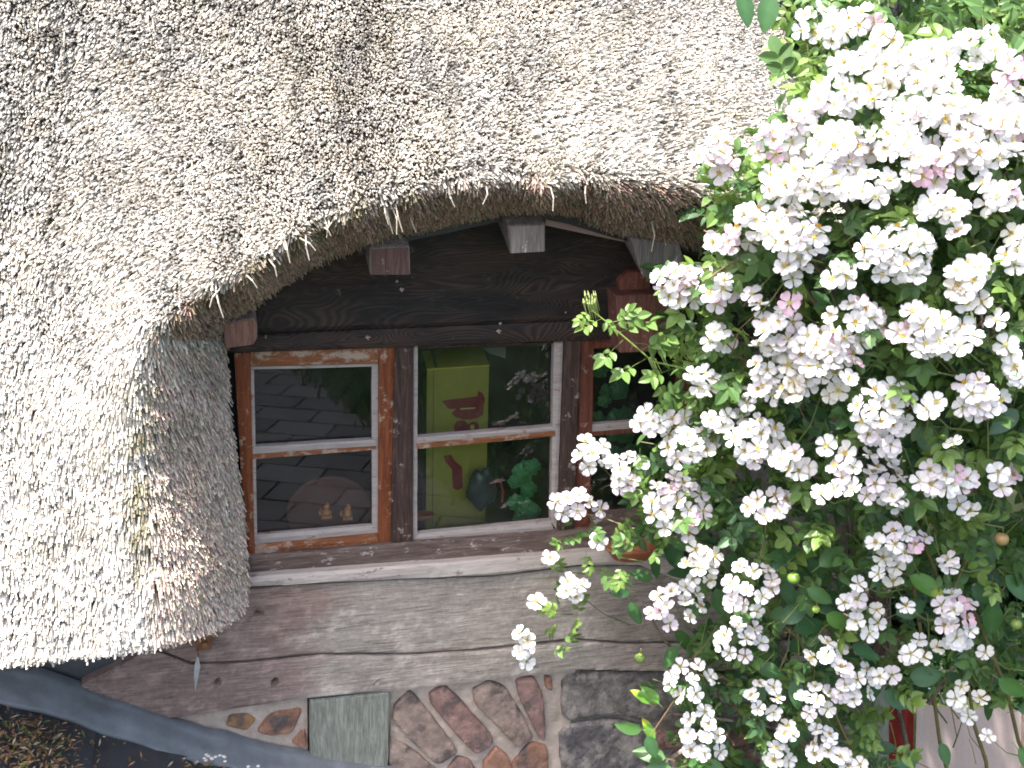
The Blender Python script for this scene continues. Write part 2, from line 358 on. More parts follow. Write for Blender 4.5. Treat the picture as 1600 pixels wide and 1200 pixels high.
# ---- thatch surface: depth field
YP = [(-350, 1045, -.55), (0, 1032, -.55), (150, 1015, -.55), (260, 1000, -.52), (330, 982, -.42), (378, 950, -.20), (383, 900, -.13), (378, 850, -.10), (368, 750, -.09), (354, 640, -.09), (348, 560, -.08), (352, 505, -.11),
 (-350, 750, -.30), (-350, 500, -.08), (-350, 250, .17), (-350, 0, .43), (-350, -250, .62), (0, 750, -.32), (0, 500, -.09), (0, 250, .16), (0, 0, .42), (0, -250, .6),
 (150, 900, -.46), (150, 750, -.36), (150, 500, -.15), (160, 250, .14), (180, 0, .42), (180, -250, .6),
 (250, 930, -.50), (240, 800, -.42), (235, 680, -.38), (235, 580, -.36), (245, 520, -.40), (320, 900, -.38), (310, 800, -.30), (300, 700, -.26), (300, 600, -.24), (300, 530, -.28),
 (250, 400, -.24), (250, 250, .02), (260, 100, .25), (330, 460, -.42), (330, 400, -.36), (340, 300, -.16), (350, 150, .12), (350, 0, .34),
 (420, 410, -.46), (480, 365, -.47), (560, 330, -.48), (650, 302, -.48), (750, 288, -.48), (980, 282, -.46), (1090, 300, -.42), (1180, 330, -.36), (1280, 360, -.25),
 (400, 470, -.18), (440, 440, -.18), (500, 403, -.18), (560, 382, -.18), (640, 360, -.19), (700, 347, -.2), (770, 333, -.2), (860, 328, -.2), (960, 358, -.2), (1090, 385, -.2), (1180, 400, -.18), (1300, 430, -.1),
 (450, 300, -.30), (450, 150, 0), (450, 0, .26), (600, 240, -.34), (600, 120, -.08), (600, 0, .2), (600, -250, .5), (760, 220, -.34), (760, 110, -.08), (780, 0, .2), (800, -250, .55),
 (920, 230, -.36), (920, 120, -.12), (920, 0, .18), (1050, 230, -.33), (1050, 120, -.08), (1060, 0, .26), (1150, 220, -.20), (1150, 120, .06), (1150, 0, .44),
 (1210, 0, .78), (1245, 0, 1.15), (1205, 110, .32), (1240, 120, .62), (1268, 100, .9), (1210, 210, -.02), (1245, 230, .2), (1295, 230, .55), (1180, -200, .9), (1060, -250, .65)]
for (x_, y_, d_) in [(300, 480, -.42), (400, 424, -.46), (480, 368, -.47), (560, 332, -.48), (650, 306, -.485), (750, 292, -.485), (850, 292, -.48), (950, 288, -.475), (1050, 300, -.45)]:
    YP += [(x_-6, y_-30, d_+.045), (x_+3, y_+20, d_+.035)]
YF = RBF(YP, 5e-5)
OUT = [(-350, 1045), (0, 1030), (60, 1025), (150, 1016), (220, 1008), (300, 988), (345, 975), (376, 950), (383, 900), (378, 850), (370, 770), (360, 700), (352, 640), (350, 600), (345, 545), (352, 505), (400, 470), (440, 440), (500, 403), (560, 382), (640, 360), (700, 347), (770, 333), (860, 328), (960, 358), (1090, 385), (1180, 400), (1300, 430), (1325, 300), (1290, 150), (1262, 80), (1240, 0), (1180, -250), (-350, -250)]
ARRIS = [(-350, 1400), (225, 1400), (228, 700), (228, 530), (300, 478), (400, 422), (480, 366), (560, 330), (650, 304), (750, 290), (880, 290), (980, 284), (1090, 302), (1180, 335), (1290, 370), (1400, 400)]
ax_, ay_ = [p[0] for p in ARRIS[2:]], [p[1] for p in ARRIS[2:]]
def surf(u, v):
    Y = YF(u, v)
    lump = (fbm(np.asarray(u)/120, np.asarray(v)/120, 3, 2)-.5)*.05+(fbm(np.asarray(u)/38, np.asarray(v)/30, 3, 5)-.5)*.022
    return atv(np.ravel(u), np.ravel(v), np.ravel(Y+lump))
step = 9; us = np.arange(-350, 1331, step); vs_ = np.arange(-250, 1060, step)
U, Vv = np.meshgrid(us, vs_); P = surf(U, Vv).reshape(*U.shape, 3)
roof = empty('thatch_roof', (0.6, .2, .8)); roof.parent = cot; roof.location = Vector((0.6, .2, .8))-cot.location
uc = U+step/2; vc = Vv+step/2; ins = inpoly(uc, vc, OUT)
nx = len(us); fs = [(j*nx+i, (j+1)*nx+i, (j+1)*nx+i+1, j*nx+i+1) for j in range(len(vs_)-1) for i in range(nx-1) if ins[j, i]]
# sunk 1 cm below the reed tips, brown-grey packed straw
Pb = P.reshape(-1, 3).copy(); Pb[:, 1] += .02
mesh_np('thatch_core', Pb, fs, M['thatchbase'], roof, np.tile((.26, .23, .195), (len(Pb), 1)), smooth=True)
# underside from eave edge back to the wall
up = []; 
for i in range(len(OUT)-1):
    a, c = np.array(OUT[i], float), np.array(OUT[i+1], float)
    if i > 27: break
    m = max(2, int(np.linalg.norm(c-a)/20)); up += [tuple(a+(c-a)*k/m) for k in range(m)]
up = np.array(up); E0 = surf(up[:, 0], up[:, 1]); E0[:, 1] += .015; E1 = E0.copy(); E1[:, 1] = .05; m = len(up)
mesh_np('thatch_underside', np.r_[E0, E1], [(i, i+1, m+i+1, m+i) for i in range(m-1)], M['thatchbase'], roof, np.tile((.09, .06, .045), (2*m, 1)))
# rear slope of the roof so that it has a body
E2 = surf(np.linspace(-350, 1180, 40), np.full(40, -250.)); E3 = E2+np.array([0, 1.4, 1.2]); E4 = E3+np.array([0, 3.2, -3.0])
mesh_np('thatch_rear', np.r_[E2, E3, E4], [(k*40+i, k*40+i+1, k*40+41+i, k*40+40+i) for k in range(2) for i in range(39)], M['thatchbase'], roof, np.tile((.3, .28, .25), (120, 1)))
# reeds
AF = RBF([(0, 0, 0), (0, 500, 0), (0, 1000, 4), (200, 900, 3), (370, 900, -6), (340, 600, 4), (220, 200, -14), (230, 450, -4), (400, 300, 8), (550, 280, 14), (600, 100, 12), (750, 200, 26), (800, 50, 22), (950, 240, 52), (1050, 260, 62), (1100, 150, 45), (1050, 30, 35), (1200, 150, 30), (500, 380, 10), (850, 310, 20), (-350, 500, 0), (1200, 280, 60), (1200, -200, 30)], 1e-2)
dPu = np.gradient(P, step, axis=1); dPv = np.gradient(P, step, axis=0)
area = np.linalg.norm(np.cross(dPu, dPv), axis=2)[:-1, :-1]*step*step*ins[:-1, :-1]
nr = 185000
pr = area.ravel()/area.sum(); cell = rng.choice(len(pr), nr, p=pr); cj, ci = np.divmod(cell, area.shape[1])
ru = us[ci]+rng.random(nr)*step; rv = vs_[cj]+rng.random(nr)*step
# extra along the visible eave edges
eu = []; 
for i in range(0, 27):
    a, c = np.array(OUT[i], float), np.array(OUT[i+1], float); m = int(np.linalg.norm(c-a)*2.6)
    q = a+(c-a)*rng.random((m, 1)); eu.append(q+rng.normal(0, 3.0, (m, 2)))
eu = np.concatenate(eu); ru = np.r_[ru, eu[:, 0]]; rv = np.r_[rv, eu[:, 1]]; ne = len(eu); nr = len(ru)
kk = inpoly(ru, rv, OUT) | (np.arange(nr) >= nr-ne)
ru = ru[kk]; rv = rv[kk]; nr = len(ru)
base = surf(ru, rv); e = 4.0
tu = surf(ru+e, rv)-base; tv = surf(ru, rv+e)-base
tu /= np.linalg.norm(tu, axis=1)[:, None]; tv /= np.linalg.norm(tv, axis=1)[:, None]
nrm = np.cross(tv, tu); nrm /= np.linalg.norm(nrm, axis=1)[:, None]; nrm *= np.where(nrm[:, 1] > 0, -1, 1)[:, None]
th = np.radians(AF(ru, rv)+rng.normal(0, 1, nr)*np.where((rv > 620) | (ru < 200), 4.0, 8)+(fbm(ru/70, rv/70, 2, 9)-.5)*np.where((rv > 620) | (ru < 150), 10, 26))
dirv = tu*np.sin(th)[:, None]+tv*np.cos(th)[:, None]
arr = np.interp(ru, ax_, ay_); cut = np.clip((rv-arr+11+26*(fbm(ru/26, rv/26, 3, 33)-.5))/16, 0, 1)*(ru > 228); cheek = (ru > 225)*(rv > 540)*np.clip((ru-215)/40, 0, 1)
cut = np.where((ru < 385) & (rv > 530), 0, cut)
upk = np.clip((650-rv)/350, 0, 1); kn = .24+.2*rng.random(nr)+.2*fbm(ru/60, rv/60, 2, 12)+upk*(.25+.3*rng.random(nr)); edgek = np.exp(-((rv-arr+8)/26)**2)*(ru > 240)*(cut < .3); kn = kn+edgek*(.5+.5*rng.random(nr)); kn = np.where(cut > .3, .9+.9*rng.random(nr), kn); kn = np.where(cheek > .3, .35+.25*rng.random(nr), kn)
ax = dirv+nrm*kn[:, None]+rng.normal(0, .10, (nr, 3))*(1+cut[:, None]*2.0); ax /= np.linalg.norm(ax, axis=1)[:, None]
L = rng.uniform(.022, .042, nr)*(1+.5*(rng.random(nr) < .08))*(1-.35*cut); rad = rng.uniform(.0018, .0034, nr)*(1-.35*cut)*(1-.2*cheek)
tip = base+ax*(L*.45)[:, None]+nrm*rng.uniform(-.004, .006, nr)[:, None]; root = tip-ax*(L*1.3)[:, None]
sa = np.cross(ax, np.array([.31, .2, .93])); sa /= np.linalg.norm(sa, axis=1)[:, None]; sb = np.cross(ax, sa)
V = np.empty((nr, 6, 3))
ph0 = rng.random(nr)*6.28
for k in range(3):
    a = ph0+2*math.pi*k/3; o = sa*np.cos(a)[:, None]+sb*np.sin(a)[:, None]
    V[:, k] = tip+o*rad[:, None]*.95; V[:, 3+k] = root+o*rad[:, None]*.9
base_i = np.arange(nr)[:, None]*6
f3 = (base_i+np.array([0, 1, 2])); f4 = np.concatenate([base_i+np.array([0, 3, 4, 1]), base_i+np.array([1, 4, 5, 2]), base_i+np.array([2, 5, 3, 0])])
g = rng.uniform(.32, .68, nr)*(.78+.5*fbm(ru/90, rv/90, 3, 20)); warm = fbm(ru/50, rv/50, 3, 30)
C = np.stack([g*(1+.05*warm), g*(.968-.005*warm), g*(.925-.12*warm)], 1)
dk = (rng.random(nr) < .13)[:, None]; C = np.where(dk, C*.5, C); st1 = fbm(ru/34+9, rv/130, 3, 61); C = C*(1-.32*np.clip((st1-.52)*5, 0, 1)*(rv < 620))[:, None]
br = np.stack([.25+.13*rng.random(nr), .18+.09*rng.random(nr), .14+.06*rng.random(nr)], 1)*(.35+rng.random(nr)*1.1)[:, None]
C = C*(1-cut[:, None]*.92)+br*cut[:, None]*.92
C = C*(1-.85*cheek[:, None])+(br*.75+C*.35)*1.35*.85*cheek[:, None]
moss = np.clip(1-np.abs(ru-(222+(rv-600)*-.03))/34, 0, 1)*np.clip((rv-560)/80, 0, 1)*np.clip((960-rv)/120, 0, 1)
near = np.clip(1-np.abs(rv-arr-4)/24, 0, 1)*(ru > 260)*(ru < 660)*np.clip((arr+40-rv)/30, 0, 1)
mm = np.clip(moss*.9+near*.8, 0, 1)*(fbm(ru/22, rv/22, 3, 40) > .46)
C = C*(1-mm[:, None])+np.array([.115, .105, .05])*(.5+rng.random(nr))[:, None]*mm[:, None]
t6 = np.repeat(C, 6, 0)
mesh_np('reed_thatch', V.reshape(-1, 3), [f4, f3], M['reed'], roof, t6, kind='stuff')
# loose straws sticking out: countable pieces
def straw(px, py, ang, ln, Y=None, c=(.46, .41, .34)):
    y = (float(YF(np.array([px]), np.array([py]))[0]) if Y is None else Y)-.02
    a = at(px, py, y); bq = at(px+math.sin(R_(ang))*ln, py+math.cos(R_(ang))*ln, y-.012); m = (a+bq)/2+np.array([random.uniform(-.006, .006), -.006, .003])
    s = MB(); s.tube([a, m, bq], [.0016, .0018, .0012], 5, c); return s.build('straw', M['reed'], roof)
for px, py, an, ln in [(612, 322, 10, 45), (603, 325, 15, 42), (618, 318, 14, 46), (600, 318, 12, 34), (640, 335, 20, 30), (468, 372, 52, 32), (860, 292, 6, 38), (915, 290, 2, 28), (1018, 345, 0, 48), (248, 470, 14, 66), (228, 480, 6, 60), (345, 450, -30, 35), (385, 430, 40, 26), (420, 405, 25, 30), (445, 372, 12, 40), (300, 250, 8, 50), (268, 290, 12, 55), (110, 480, 16, 45), (80, 300, 5, 40), (90, 900, 10, 34), (980, 250, 60, 50), (1020, 262, 64, 60), (940, 232, 55, 56), (870, 220, 48, 46), (1060, 280, 70, 52), (355, 60, 6, 44), (540, 120, 20, 36), (390, 215, 4, 40), (760, 292, -12, 28), (700, 300, 24, 26), (520, 345, -20, 28), (500, 352, 46, 24), (815, 185, 30, 30), (160, 700, 2, 46), (60, 620, 8, 40), (32, 440, -6, 36), (1060, 90, 15, 30), (1100, 120, 25, 30)]:
    straw(px, py, an, ln)
for k in range(90):
    px, py = random.uniform(0, 1180), random.uniform(10, 960)
    if inpoly(np.array(px), np.array(py), OUT) and not (230 < px and py > np.interp(px, ax_, ay_)):
        straw(px, py, float(AF(np.array([px]), np.array([py]))[0])+random.uniform(-25, 25), random.uniform(18, 46), None, (.55, .50+random.uniform(-.03, .03), .44))
# felt and batten under the thatch
b = MB(); fp = [(560, 392), (640, 368), (700, 356), (770, 340), (860, 334), (960, 364), (1090, 392), (1180, 408)]
for k in range(len(fp)-1):
    (x0, y0), (x1, y1) = fp[k], fp[k+1]
    b.box([at(x0, y0+8, -.17), at(x1, y1+8, -.17), at(x1, y1-9, -.17), at(x0, y0-9, -.17)]+[at(x0, y0+8, -.17)+np.array([0, .2, .02]), at(x1, y1+8, -.17)+np.array([0, .2, .02]), at(x1, y1-9, -.17)+np.array([0, .2, .02]), at(x0, y0-9, -.17)+np.array([0, .2, .02])], (.025, .026, .032))
b.build('roofing_felt', M['lead'], cot)
b = MB(); b.box([at(852, 352, -.12), at(975, 378, -.12), at(975, 370, -.12), at(852, 342, -.12)]+[at(852, 352, -.12)+np.array([0, .03, 0]), at(975, 378, -.12)+np.array([0, .03, 0]), at(975, 370, -.12)+np.array([0, .03, 0]), at(852, 342, -.12)+np.array([0, .03, 0])], (.38, .26, .26))
b.build('batten', M['plain'], cot)

# ---- lintel and head board
slab('lintel', [(340, 528), (930, 503), (1400, 486), (1400, 290), (820, 250), (340, 330)], -.02, .07, M['lintel'], cot, .04, .006, .003)
slab('head_board', [(340, 552), (617, 543), (930, 531), (1400, 515), (1400, 484), (930, 501), (340, 526)], -.03, .075, M['lintel'], cot, .03, .004, .002, seed=2)
for px, py, r in [(575, 527, .006), (780, 517, .007), (628, 452, .006), (415, 527, .004), (782, 505, .004), (884, 488, .003), (620, 440, .004)]:
    s = MB(); q_ = px*.37; s.ball(at(px, py, -.029), (r*1.15, r*.3, r*.85), 9, 7, (.40, .32, .30), lambda d: 1+.45*math.sin(d[0]*4+d[2]*5+q_)+.2*math.sin(d[2]*11+q_)); s.build('plaster_dab', M['mortar'], cot)
# ---- rafter ends
def rafter(end, yf, back, c, lab=None, grain=None):
    E = [at(x, y, yf) for x, y in end]; n = len(E); bk = np.array(back); s = bmesh.new()
    f = s.faces.new([s.verts.new(tuple(p)) for p in E]); r = bmesh.ops.extrude_face_region(s, geom=[f])
    for v in r['geom']:
        if isinstance(v, bmesh.types.BMVert): v.co += Vector(back)
    bmesh.ops.recalc_face_normals(s, faces=s.faces)
    bmesh.ops.bevel(s, geom=[e for e in s.edges], offset=.003, segments=1, affect='EDGES')
    V = np.array([v.co[:] for v in s.verts]); me = [[v.index for v in f.verts] for f in s.faces]; s.verts.index_update()
    me = [[v.index for v in f.verts] for f in s.faces]; s.free()
    tris = []
    for f in me: tris += [(f[0], f[i], f[i+1]) for i in range(1, len(f)-1)]
    o = mesh_np('rafter', V, tris, M['rafter'], cot, np.tile(c, (len(V), 1)))
    if lab: o['label'] = lab
    if grain is not None:
        cc = sum(E)/n; Q = [cc+(p-cc)*.93 for p in E]; b = MB(); V = [p+np.array([0, -.003, 0]) for p in Q]+[p+np.array([0, .004, 0]) for p in Q]
        b.add(V, [(0, i, i+1) for i in range(1, n-1)], [(i, n+i, n+(i+1) % n, (i+1) % n) for i in range(n)], grain)
        b.build('end_grain', M['rafter'], o)
rafter([(348, 505), (396, 497), (402, 508), (402, 528), (396, 539), (352, 545)], -.14, (0, .18, .04), (3.0, 2.6, 2.5), 'short reddish rafter end beside the first casement', (2.6, 1.5, 1.25))
rafter([(578, 388), (640, 385), (641, 430), (578, 430)], -.24, (0, .26, .10), (3.0, 2.8, 2.75), None, (1.5, 1.0, .95))
rafter([(793, 352), (852, 350), (852, 394), (797, 397)], -.24, (0, .26, .12), (2.2, 2.1, 2.05), None, (3.0, 2.85, 2.8))
rafter([(985, 372), (1062, 380), (1075, 432), (1030, 442), (1004, 432)], -.24, (0, .26, .12), (1.9, 1.9, 1.95), 'angled grey rafter end under the right of the eave')
rafter([(962, 462), (1048, 458), (1050, 548), (968, 552)], -.10, (0, .14, .015), (1.9, .9, .75), 'red brown bracket block beneath the angled rafter end')
rafter([(968, 440), (985, 425), (1015, 425), (1020, 470), (970, 470)], -.05, (0, .06, .01), (2.2, .9, .7), 'rounded red brown peg end')
slab('corner_board', [(1048, 500), (1085, 497), (1085, 560), (1050, 560)], -.045, .05, M['lintel'], cot, .03, .003, .001)

# ---- windows
def quadbar(name, q, yf, th, mat, par, seed=0, rough=.0012, edge=.003, step=.03):
    return slab(name, q, yf, th, mat, par, step, edge, rough, seed=seed)
def pane(q, y, par):
    return slab('pane', q, y, .003, M['glass'], par, 5, 0, 0)
# first: opening casement
w1 = empty('window', at(490, 860, 0)); w1.parent = cot; w1.location = Vector(at(490, 860, 0))-cot.location
w1['label'] = 'orange stained two pane casement window at the left'
quadbar('stile', [(366, 552), (391, 551), (398, 868), (384, 870)], -.012, .045, M['stain'], w1, 1)
quadbar('stile', [(592, 544), (617, 543), (610, 849), (591, 851)], -.012, .045, M['stain'], w1, 2)
quadbar('rail', [(391.6, 551), (591.4, 544), (591, 568), (391.6, 573)], -.010, .043, M['stain_h'], w1, 3)
quadbar('rail', [(398.5, 852), (590.4, 834), (590.4, 851), (398.5, 868)], -.010, .043, M['stain_h'], w1, 4)
quadbar('putty', [(391.6, 573.6), (591, 568.6), (591, 573), (391.6, 578)], -.004, .02, M['putty'], w1, 5)
quadbar('putty', [(391.6, 578.6), (397, 578.5), (402, 836), (397, 851)], -.004, .02, M['putty'], w1, 6)
quadbar('putty', [(581, 573.4), (591.4, 573.3), (590.4, 834), (582, 822)], -.004, .02, M['putty'], w1, 7)
quadbar('putty', [(397, 837), (590, 820.5), (590.4, 833.5), (398.5, 851.5)], -.004, .02, M['putty'], w1, 8)
quadbar('glazing_bar', [(395, 699), (588, 687), (588, 697), (395, 710)], -.008, .03, M['putty'], w1, 9)
quadbar('glazing_bar', [(395, 710.4), (588, 697.4), (588, 703), (395, 718)], -.010, .03, M['stain_h'], w1, 10)
pane([(390, 570), (592, 565), (592, 700), (390, 712)], .018, w1); pane([(390, 712.5), (592, 700.5), (592, 836), (396, 850)], .016, w1)
quadbar('mullion', [(617.6, 543), (646, 542), (645, 848), (610.6, 850)], -.022, .07, M['dark'], cot, 11, .002)
# second: fixed light
w2 = empty('window', at(760, 850, 0)); w2.parent = cot; w2.location = Vector(at(760, 850, 0))-cot.location
w2['label'] = 'fixed two pane window with pale flaking putty in the middle'
quadbar('putty', [(646.6, 542), (653, 541.7), (652, 840), (645.6, 848)], -.008, .03, M['putty'], w2, 12)
quadbar('putty', [(866, 534.5), (882, 533.8), (871.5, 830), (861, 815)], -.008, .03, M['putty'], w2, 13)
quadbar('putty', [(653, 835), (861.5, 814), (866, 829), (646, 849)], -.010, .03, M['putty'], w2, 14)
quadbar('glazing_bar', [(652, 684), (868, 666), (868, 674), (652, 693)], -.010, .03, M['putty'], w2, 15)
quadbar('glazing_bar', [(652, 693.4), (868, 674.4), (868, 682), (652, 702)], -.013, .033, M['stain_h'], w2, 16)
quadbar('putty', [(653, 541.6), (865.5, 534.6), (865.5, 537), (653, 545)], -.006, .02, M['dark'], w2, 17)
pane([(645, 540), (870, 530), (870, 678), (645, 695)], .018, w2); pane([(645, 695.5), (870, 678.5), (870, 828), (645, 848)], .016, w2)
quadbar('mullion', [(882.6, 533), (908, 532), (898, 826), (872, 830)], -.024, .07, M['dark'], cot, 18, .002)
# third
w3 = empty('window', at(1000, 830, 0)); w3.parent = cot; w3.location = Vector(at(1000, 830, 0))-cot.location
w3['label'] = 'red brown framed window half hidden by the white roses'
quadbar('stile', [(908.6, 532), (929, 531), (922, 824), (898.6, 826)], -.012, .045, M['redwood'], w3, 19)
quadbar('stile', [(1062, 527), (1090, 526), (1082, 812), (1058, 814)], -.012, .045, M['redwood'], w3, 20)
quadbar('rail', [(929.6, 531), (1061.4, 527), (1061.4, 540), (929.6, 545)], -.010, .043, M['redwood'], w3, 21)
quadbar('rail', [(922.6, 804), (1058, 793), (1058, 814), (922.6, 824)], -.010, .043, M['rail'], w3, 22)
quadbar('glazing_bar', [(925, 664), (1060, 654), (1060, 664), (925, 675)], -.008, .03, M['putty'], w3, 23)
quadbar('glazing_bar', [(925, 675.4), (1060, 664.4), (1060, 671), (925, 682)], -.010, .03, M['redwood'], w3, 24)
pane([(920, 538), (1065, 534), (1065, 668), (920, 678)], .018, w3); pane([(920, 678.5), (1065, 668.5), (1065, 805), (915, 815)], .016, w3)
# sill
quadbar('frame_rail', [(384, 871), (610, 851), (872, 831), (1090, 815), (1090, 848), (880, 862), (640, 881), (386, 901)], -.03, .08, M['rail'], cot, 25, .003, .005)
slab('window_sill', [(386, 903), (640, 884), (880, 866), (960, 858), (1010, 864), (1060, 880), (1090, 900), (1090, 930), (1055, 905), (1000, 884), (905, 884), (770, 900), (640, 905), (390, 918)], -.062, .11, M['sillw'], cot, .02, .006, .004, seed=4)

# ---- beams below
def beamcol(W):
    x, z = W[:, 0], W[:, 2]; n1 = fbm(x*9, z*9, 4, 50); n2 = fbm(x*30, z*30, 4, 55)
    xl = at(500, 980, -.04)[0]; k = np.clip((xl-x)*7+(n1-.5)*2.6+(z+1.0)*1.2, 0, 1)[:, None]
    c = np.array([.98, .96, .93])*(1-k)+np.array([.70, .57, .55])*k
    xr = at(900, 980, -.04)[0]; k2 = np.clip((x-xr)*3, 0, .6)[:, None]; c = c*(1-k2)+np.array([.68, .6, .58])*k2
    c = c*(.72+.5*n1[:, None])
    pale = (n2 > .66)[:, None]; return np.where(pale, c*1.3, c)
slab('wall_beam', [(240, 1012), (300, 985), (384, 920), (640, 906), (770, 902), (905, 886), (1000, 886), (1090, 900), (1190, 900), (1190, 1000), (980, 1004), (900, 998), (800, 1009), (650, 1021), (500, 1021), (385, 1033), (300, 1036)], -.042, .07, M['beam'], cot, .012, .005, .004, beamcol, holes=[(404, 961, .006, .03), (400, 958, .005, .03)])
slab('wall_beam', [(120, 1075), (235, 1016), (300, 1040), (386, 1037), (500, 1026), (650, 1026), (800, 1014), (900, 1003), (980, 1008), (1190, 1005), (1190, 1048), (1050, 1050), (900, 1047), (620, 1080), (480, 1091), (265, 1124)], -.046, .07, M['beam'], cot, .012, .005, .0045, beamcol, seed=6, holes=[(338, 1067, .007, .04), (430, 1067, .008, .04), (587, 1068, .0035, .03), (510, 1069, .003, .02)])
slab('wall_panel', [(-420, 1000), (236, 1012), (118, 1072), (-20, 1120), (-420, 1120)], .0, .04, M['slate'], cot, .05, .004, .003, tint=(.075, .08, .085))
sw = at(400, 1160, -.01)
st = empty('stonework', (sw[0]+.3, 0, sw[2]-.2)); st.parent = cot; st.location = Vector((sw[0]+.3, 0, sw[2]-.2))-cot.location
mc = lambda W: np.array([.46, .38, .32])*(.75+.5*fbm(W[:, 0]*14, W[:, 2]*14, 4, 60))[:, None]
slab('mortar_bed', [(225, 1122), (480, 1088), (482, 1270), (225, 1270)], -.012, .05, M['mortar'], st, .015, .002, .007, mc, seed=8)
slab('mortar_bed', [(610, 1076), (900, 1040), (876, 1300), (606, 1300)], -.012, .05, M['mortar'], st, .015, .002, .007, mc, seed=9)
slab('mortar_bed', [(874, 1045), (1190, 1046), (1385, 1040), (1385, 1400), (870, 1400)], -.006, .045, M['mortar'], st, .03, .002, .007, lambda W: np.array([.2, .175, .16])*(.7+.5*fbm(W[:, 0]*14, W[:, 2]*14, 4, 60))[:, None], seed=10)
def chaikin(p, n=2):
    for _ in range(n):
        q = []
        for i in range(len(p)):
            a, c_ = p[i], p[(i+1) % len(p)]; q += [(a[0]*.87+c_[0]*.13, a[1]*.87+c_[1]*.13), (a[0]*.13+c_[0]*.87, a[1]*.13+c_[1]*.87)]
        p = q
    return p
def bricks(poly, c, yf=-.03, s=1, lab=None):
    mx, my = sum(p[0] for p in poly)/len(poly), sum(p[1] for p in poly)/len(poly); poly = chaikin([(mx+(p[0]-mx)*1.09, my+(p[1]-my)*1.05) for p in poly])
    f = lambda W: np.array(c)*(.65+.75*fbm(W[:, 0]*25+s, W[:, 2]*25, 4, 70))[:, None]
    o = slab('brick', poly, yf, .03, M['brick'], st, .008, .009, .005, f, seed=s)
    if lab: o['label'] = lab
OR, PU, GB, RD = (.36, .19, .125), (.28, .175, .15), (.30, .225, .185), (.30, .165, .115)
bricks([(360, 1120), (385, 1117), (399, 1126), (385, 1143), (354, 1136)], (.30, .17, .08), -.022, 1)
bricks([(403, 1143), (425, 1115), (471, 1108), (456, 1147), (425, 1152)], OR, -.022, 2)
bricks([(456, 1161), (476, 1138), (480, 1166), (470, 1170)], OR, -.022, 3)
bricks([(642, 1084), (655, 1095), (700, 1155), (712, 1177), (683, 1195), (650, 1165), (617, 1126), (621, 1106)], GB, -.032, 4)
bricks([(676, 1088), (696, 1076), (711, 1087), (765, 1150), (768, 1162), (743, 1179), (722, 1159), (677, 1103)], PU, -.034, 5)
bricks([(743, 1081), (767, 1068), (790, 1076), (816, 1120), (831, 1154), (806, 1168), (786, 1144), (746, 1103)], GB, -.032, 6)
bricks([(809, 1066), (835, 1061), (849, 1087), (852, 1160), (839, 1148), (812, 1088)], PU, -.034, 7)
bricks([(851, 1058), (864, 1060), (864, 1081), (854, 1077)], OR, -.026, 8)
bricks([(756, 1198), (775, 1170), (795, 1185), (806, 1230), (770, 1240)], RD, -.03, 9)
bricks([(801, 1197), (831, 1163), (855, 1169), (858, 1230), (815, 1240)], RD, -.03, 10)
bricks([(611, 1152), (642, 1172), (690, 1212), (665, 1245), (609, 1240)], GB, -.026, 11)
bricks([(716, 1185), (735, 1190), (748, 1215), (735, 1240), (706, 1230), (700, 1205)], PU, -.028, 12)
bricks([(610, 1250), (680, 1250), (690, 1290), (610, 1292)], OR, -.03, 13)
bricks([(700, 1248), (790, 1250), (790, 1292), (700, 1292)], PU, -.03, 14)
def stn(poly, c, s, yf=-.03):
    poly = chaikin(poly, 1)
    f = lambda W: np.array(c)*(.55+.9*fbm(W[:, 0]*18+s, W[:, 2]*18, 5, 80))[:, None]
    slab('stone', poly, yf, .03, M['stone'], st, .012, .014, .006, f, seed=s)
stn([(878, 1058), (940, 1052), (1052, 1053), (1060, 1095), (1020, 1130), (960, 1118), (880, 1130)], (.20, .18, .165), 21)
stn([(874, 1138), (958, 1125), (1015, 1138), (1010, 1215), (880, 1225)], (.17, .155, .155), 22)
stn([(1066, 1055), (1180, 1055), (1180, 1120), (1030, 1140)], (.22, .19, .17), 23)
for r in range(6):
    for k in range(7):
        x0 = 1025+k*52+(r % 2)*24; y0 = 1145+r*34-k*1.5
        if x0 > 1350: continue
        stn([(x0+2, y0), (min(x0+48, 1383), y0-2), (min(x0+48, 1383), y0+27), (x0+2, y0+29)], random.choice([(.26, .13, .11), (.2, .16, .15), (.3, .17, .14)]), 30+r*7+k, -.026)
for r in range(7):
    for k in range(5):
        x0 = 1195+k*40+(r % 2)*18; y0 = 905+r*20-k*2
        if x0 > 1350: continue
        stn([(x0+2, y0), (x0+37, y0-2), (x0+37, y0+15), (x0+2, y0+17)], random.choice([(.26, .14, .12), (.22, .18, .17), (.32, .2, .16)]), 90+r*7+k, -.03)
slab('stud', [(484, 1095), (611, 1081), (608, 1150), (602, 1290), (486, 1290)], -.040, .06, M['stud'], cot, .015, .006, .003, seed=12)
slab('corner_post', [(1368, 1030), (1392, 1030), (1386, 1480), (1352, 1480)], -.05, .12, M['stud'], cot, .03, .006, .003, seed=13)
slab('corner_post', [(1340, 330), (1392, 330), (1392, 1028), (1360, 1028)], -.03, .12, M['dark'], cot, .04, .006, .003, seed=14)
# gable return and rear of the house
cx = at(1392, 800, .05)[0]
b = MB(); b.box([(-1.9, .09, GZ-.04), (cx, .09, GZ-.04), (cx, 4.2, GZ-.04), (-1.9, 4.2, GZ-.04)]+[(-1.9, 1.7, -.1), (cx, 1.7, -.1), (cx, 4.2, -.1), (-1.9, 4.2, -.1)], (.3, .26, .23))
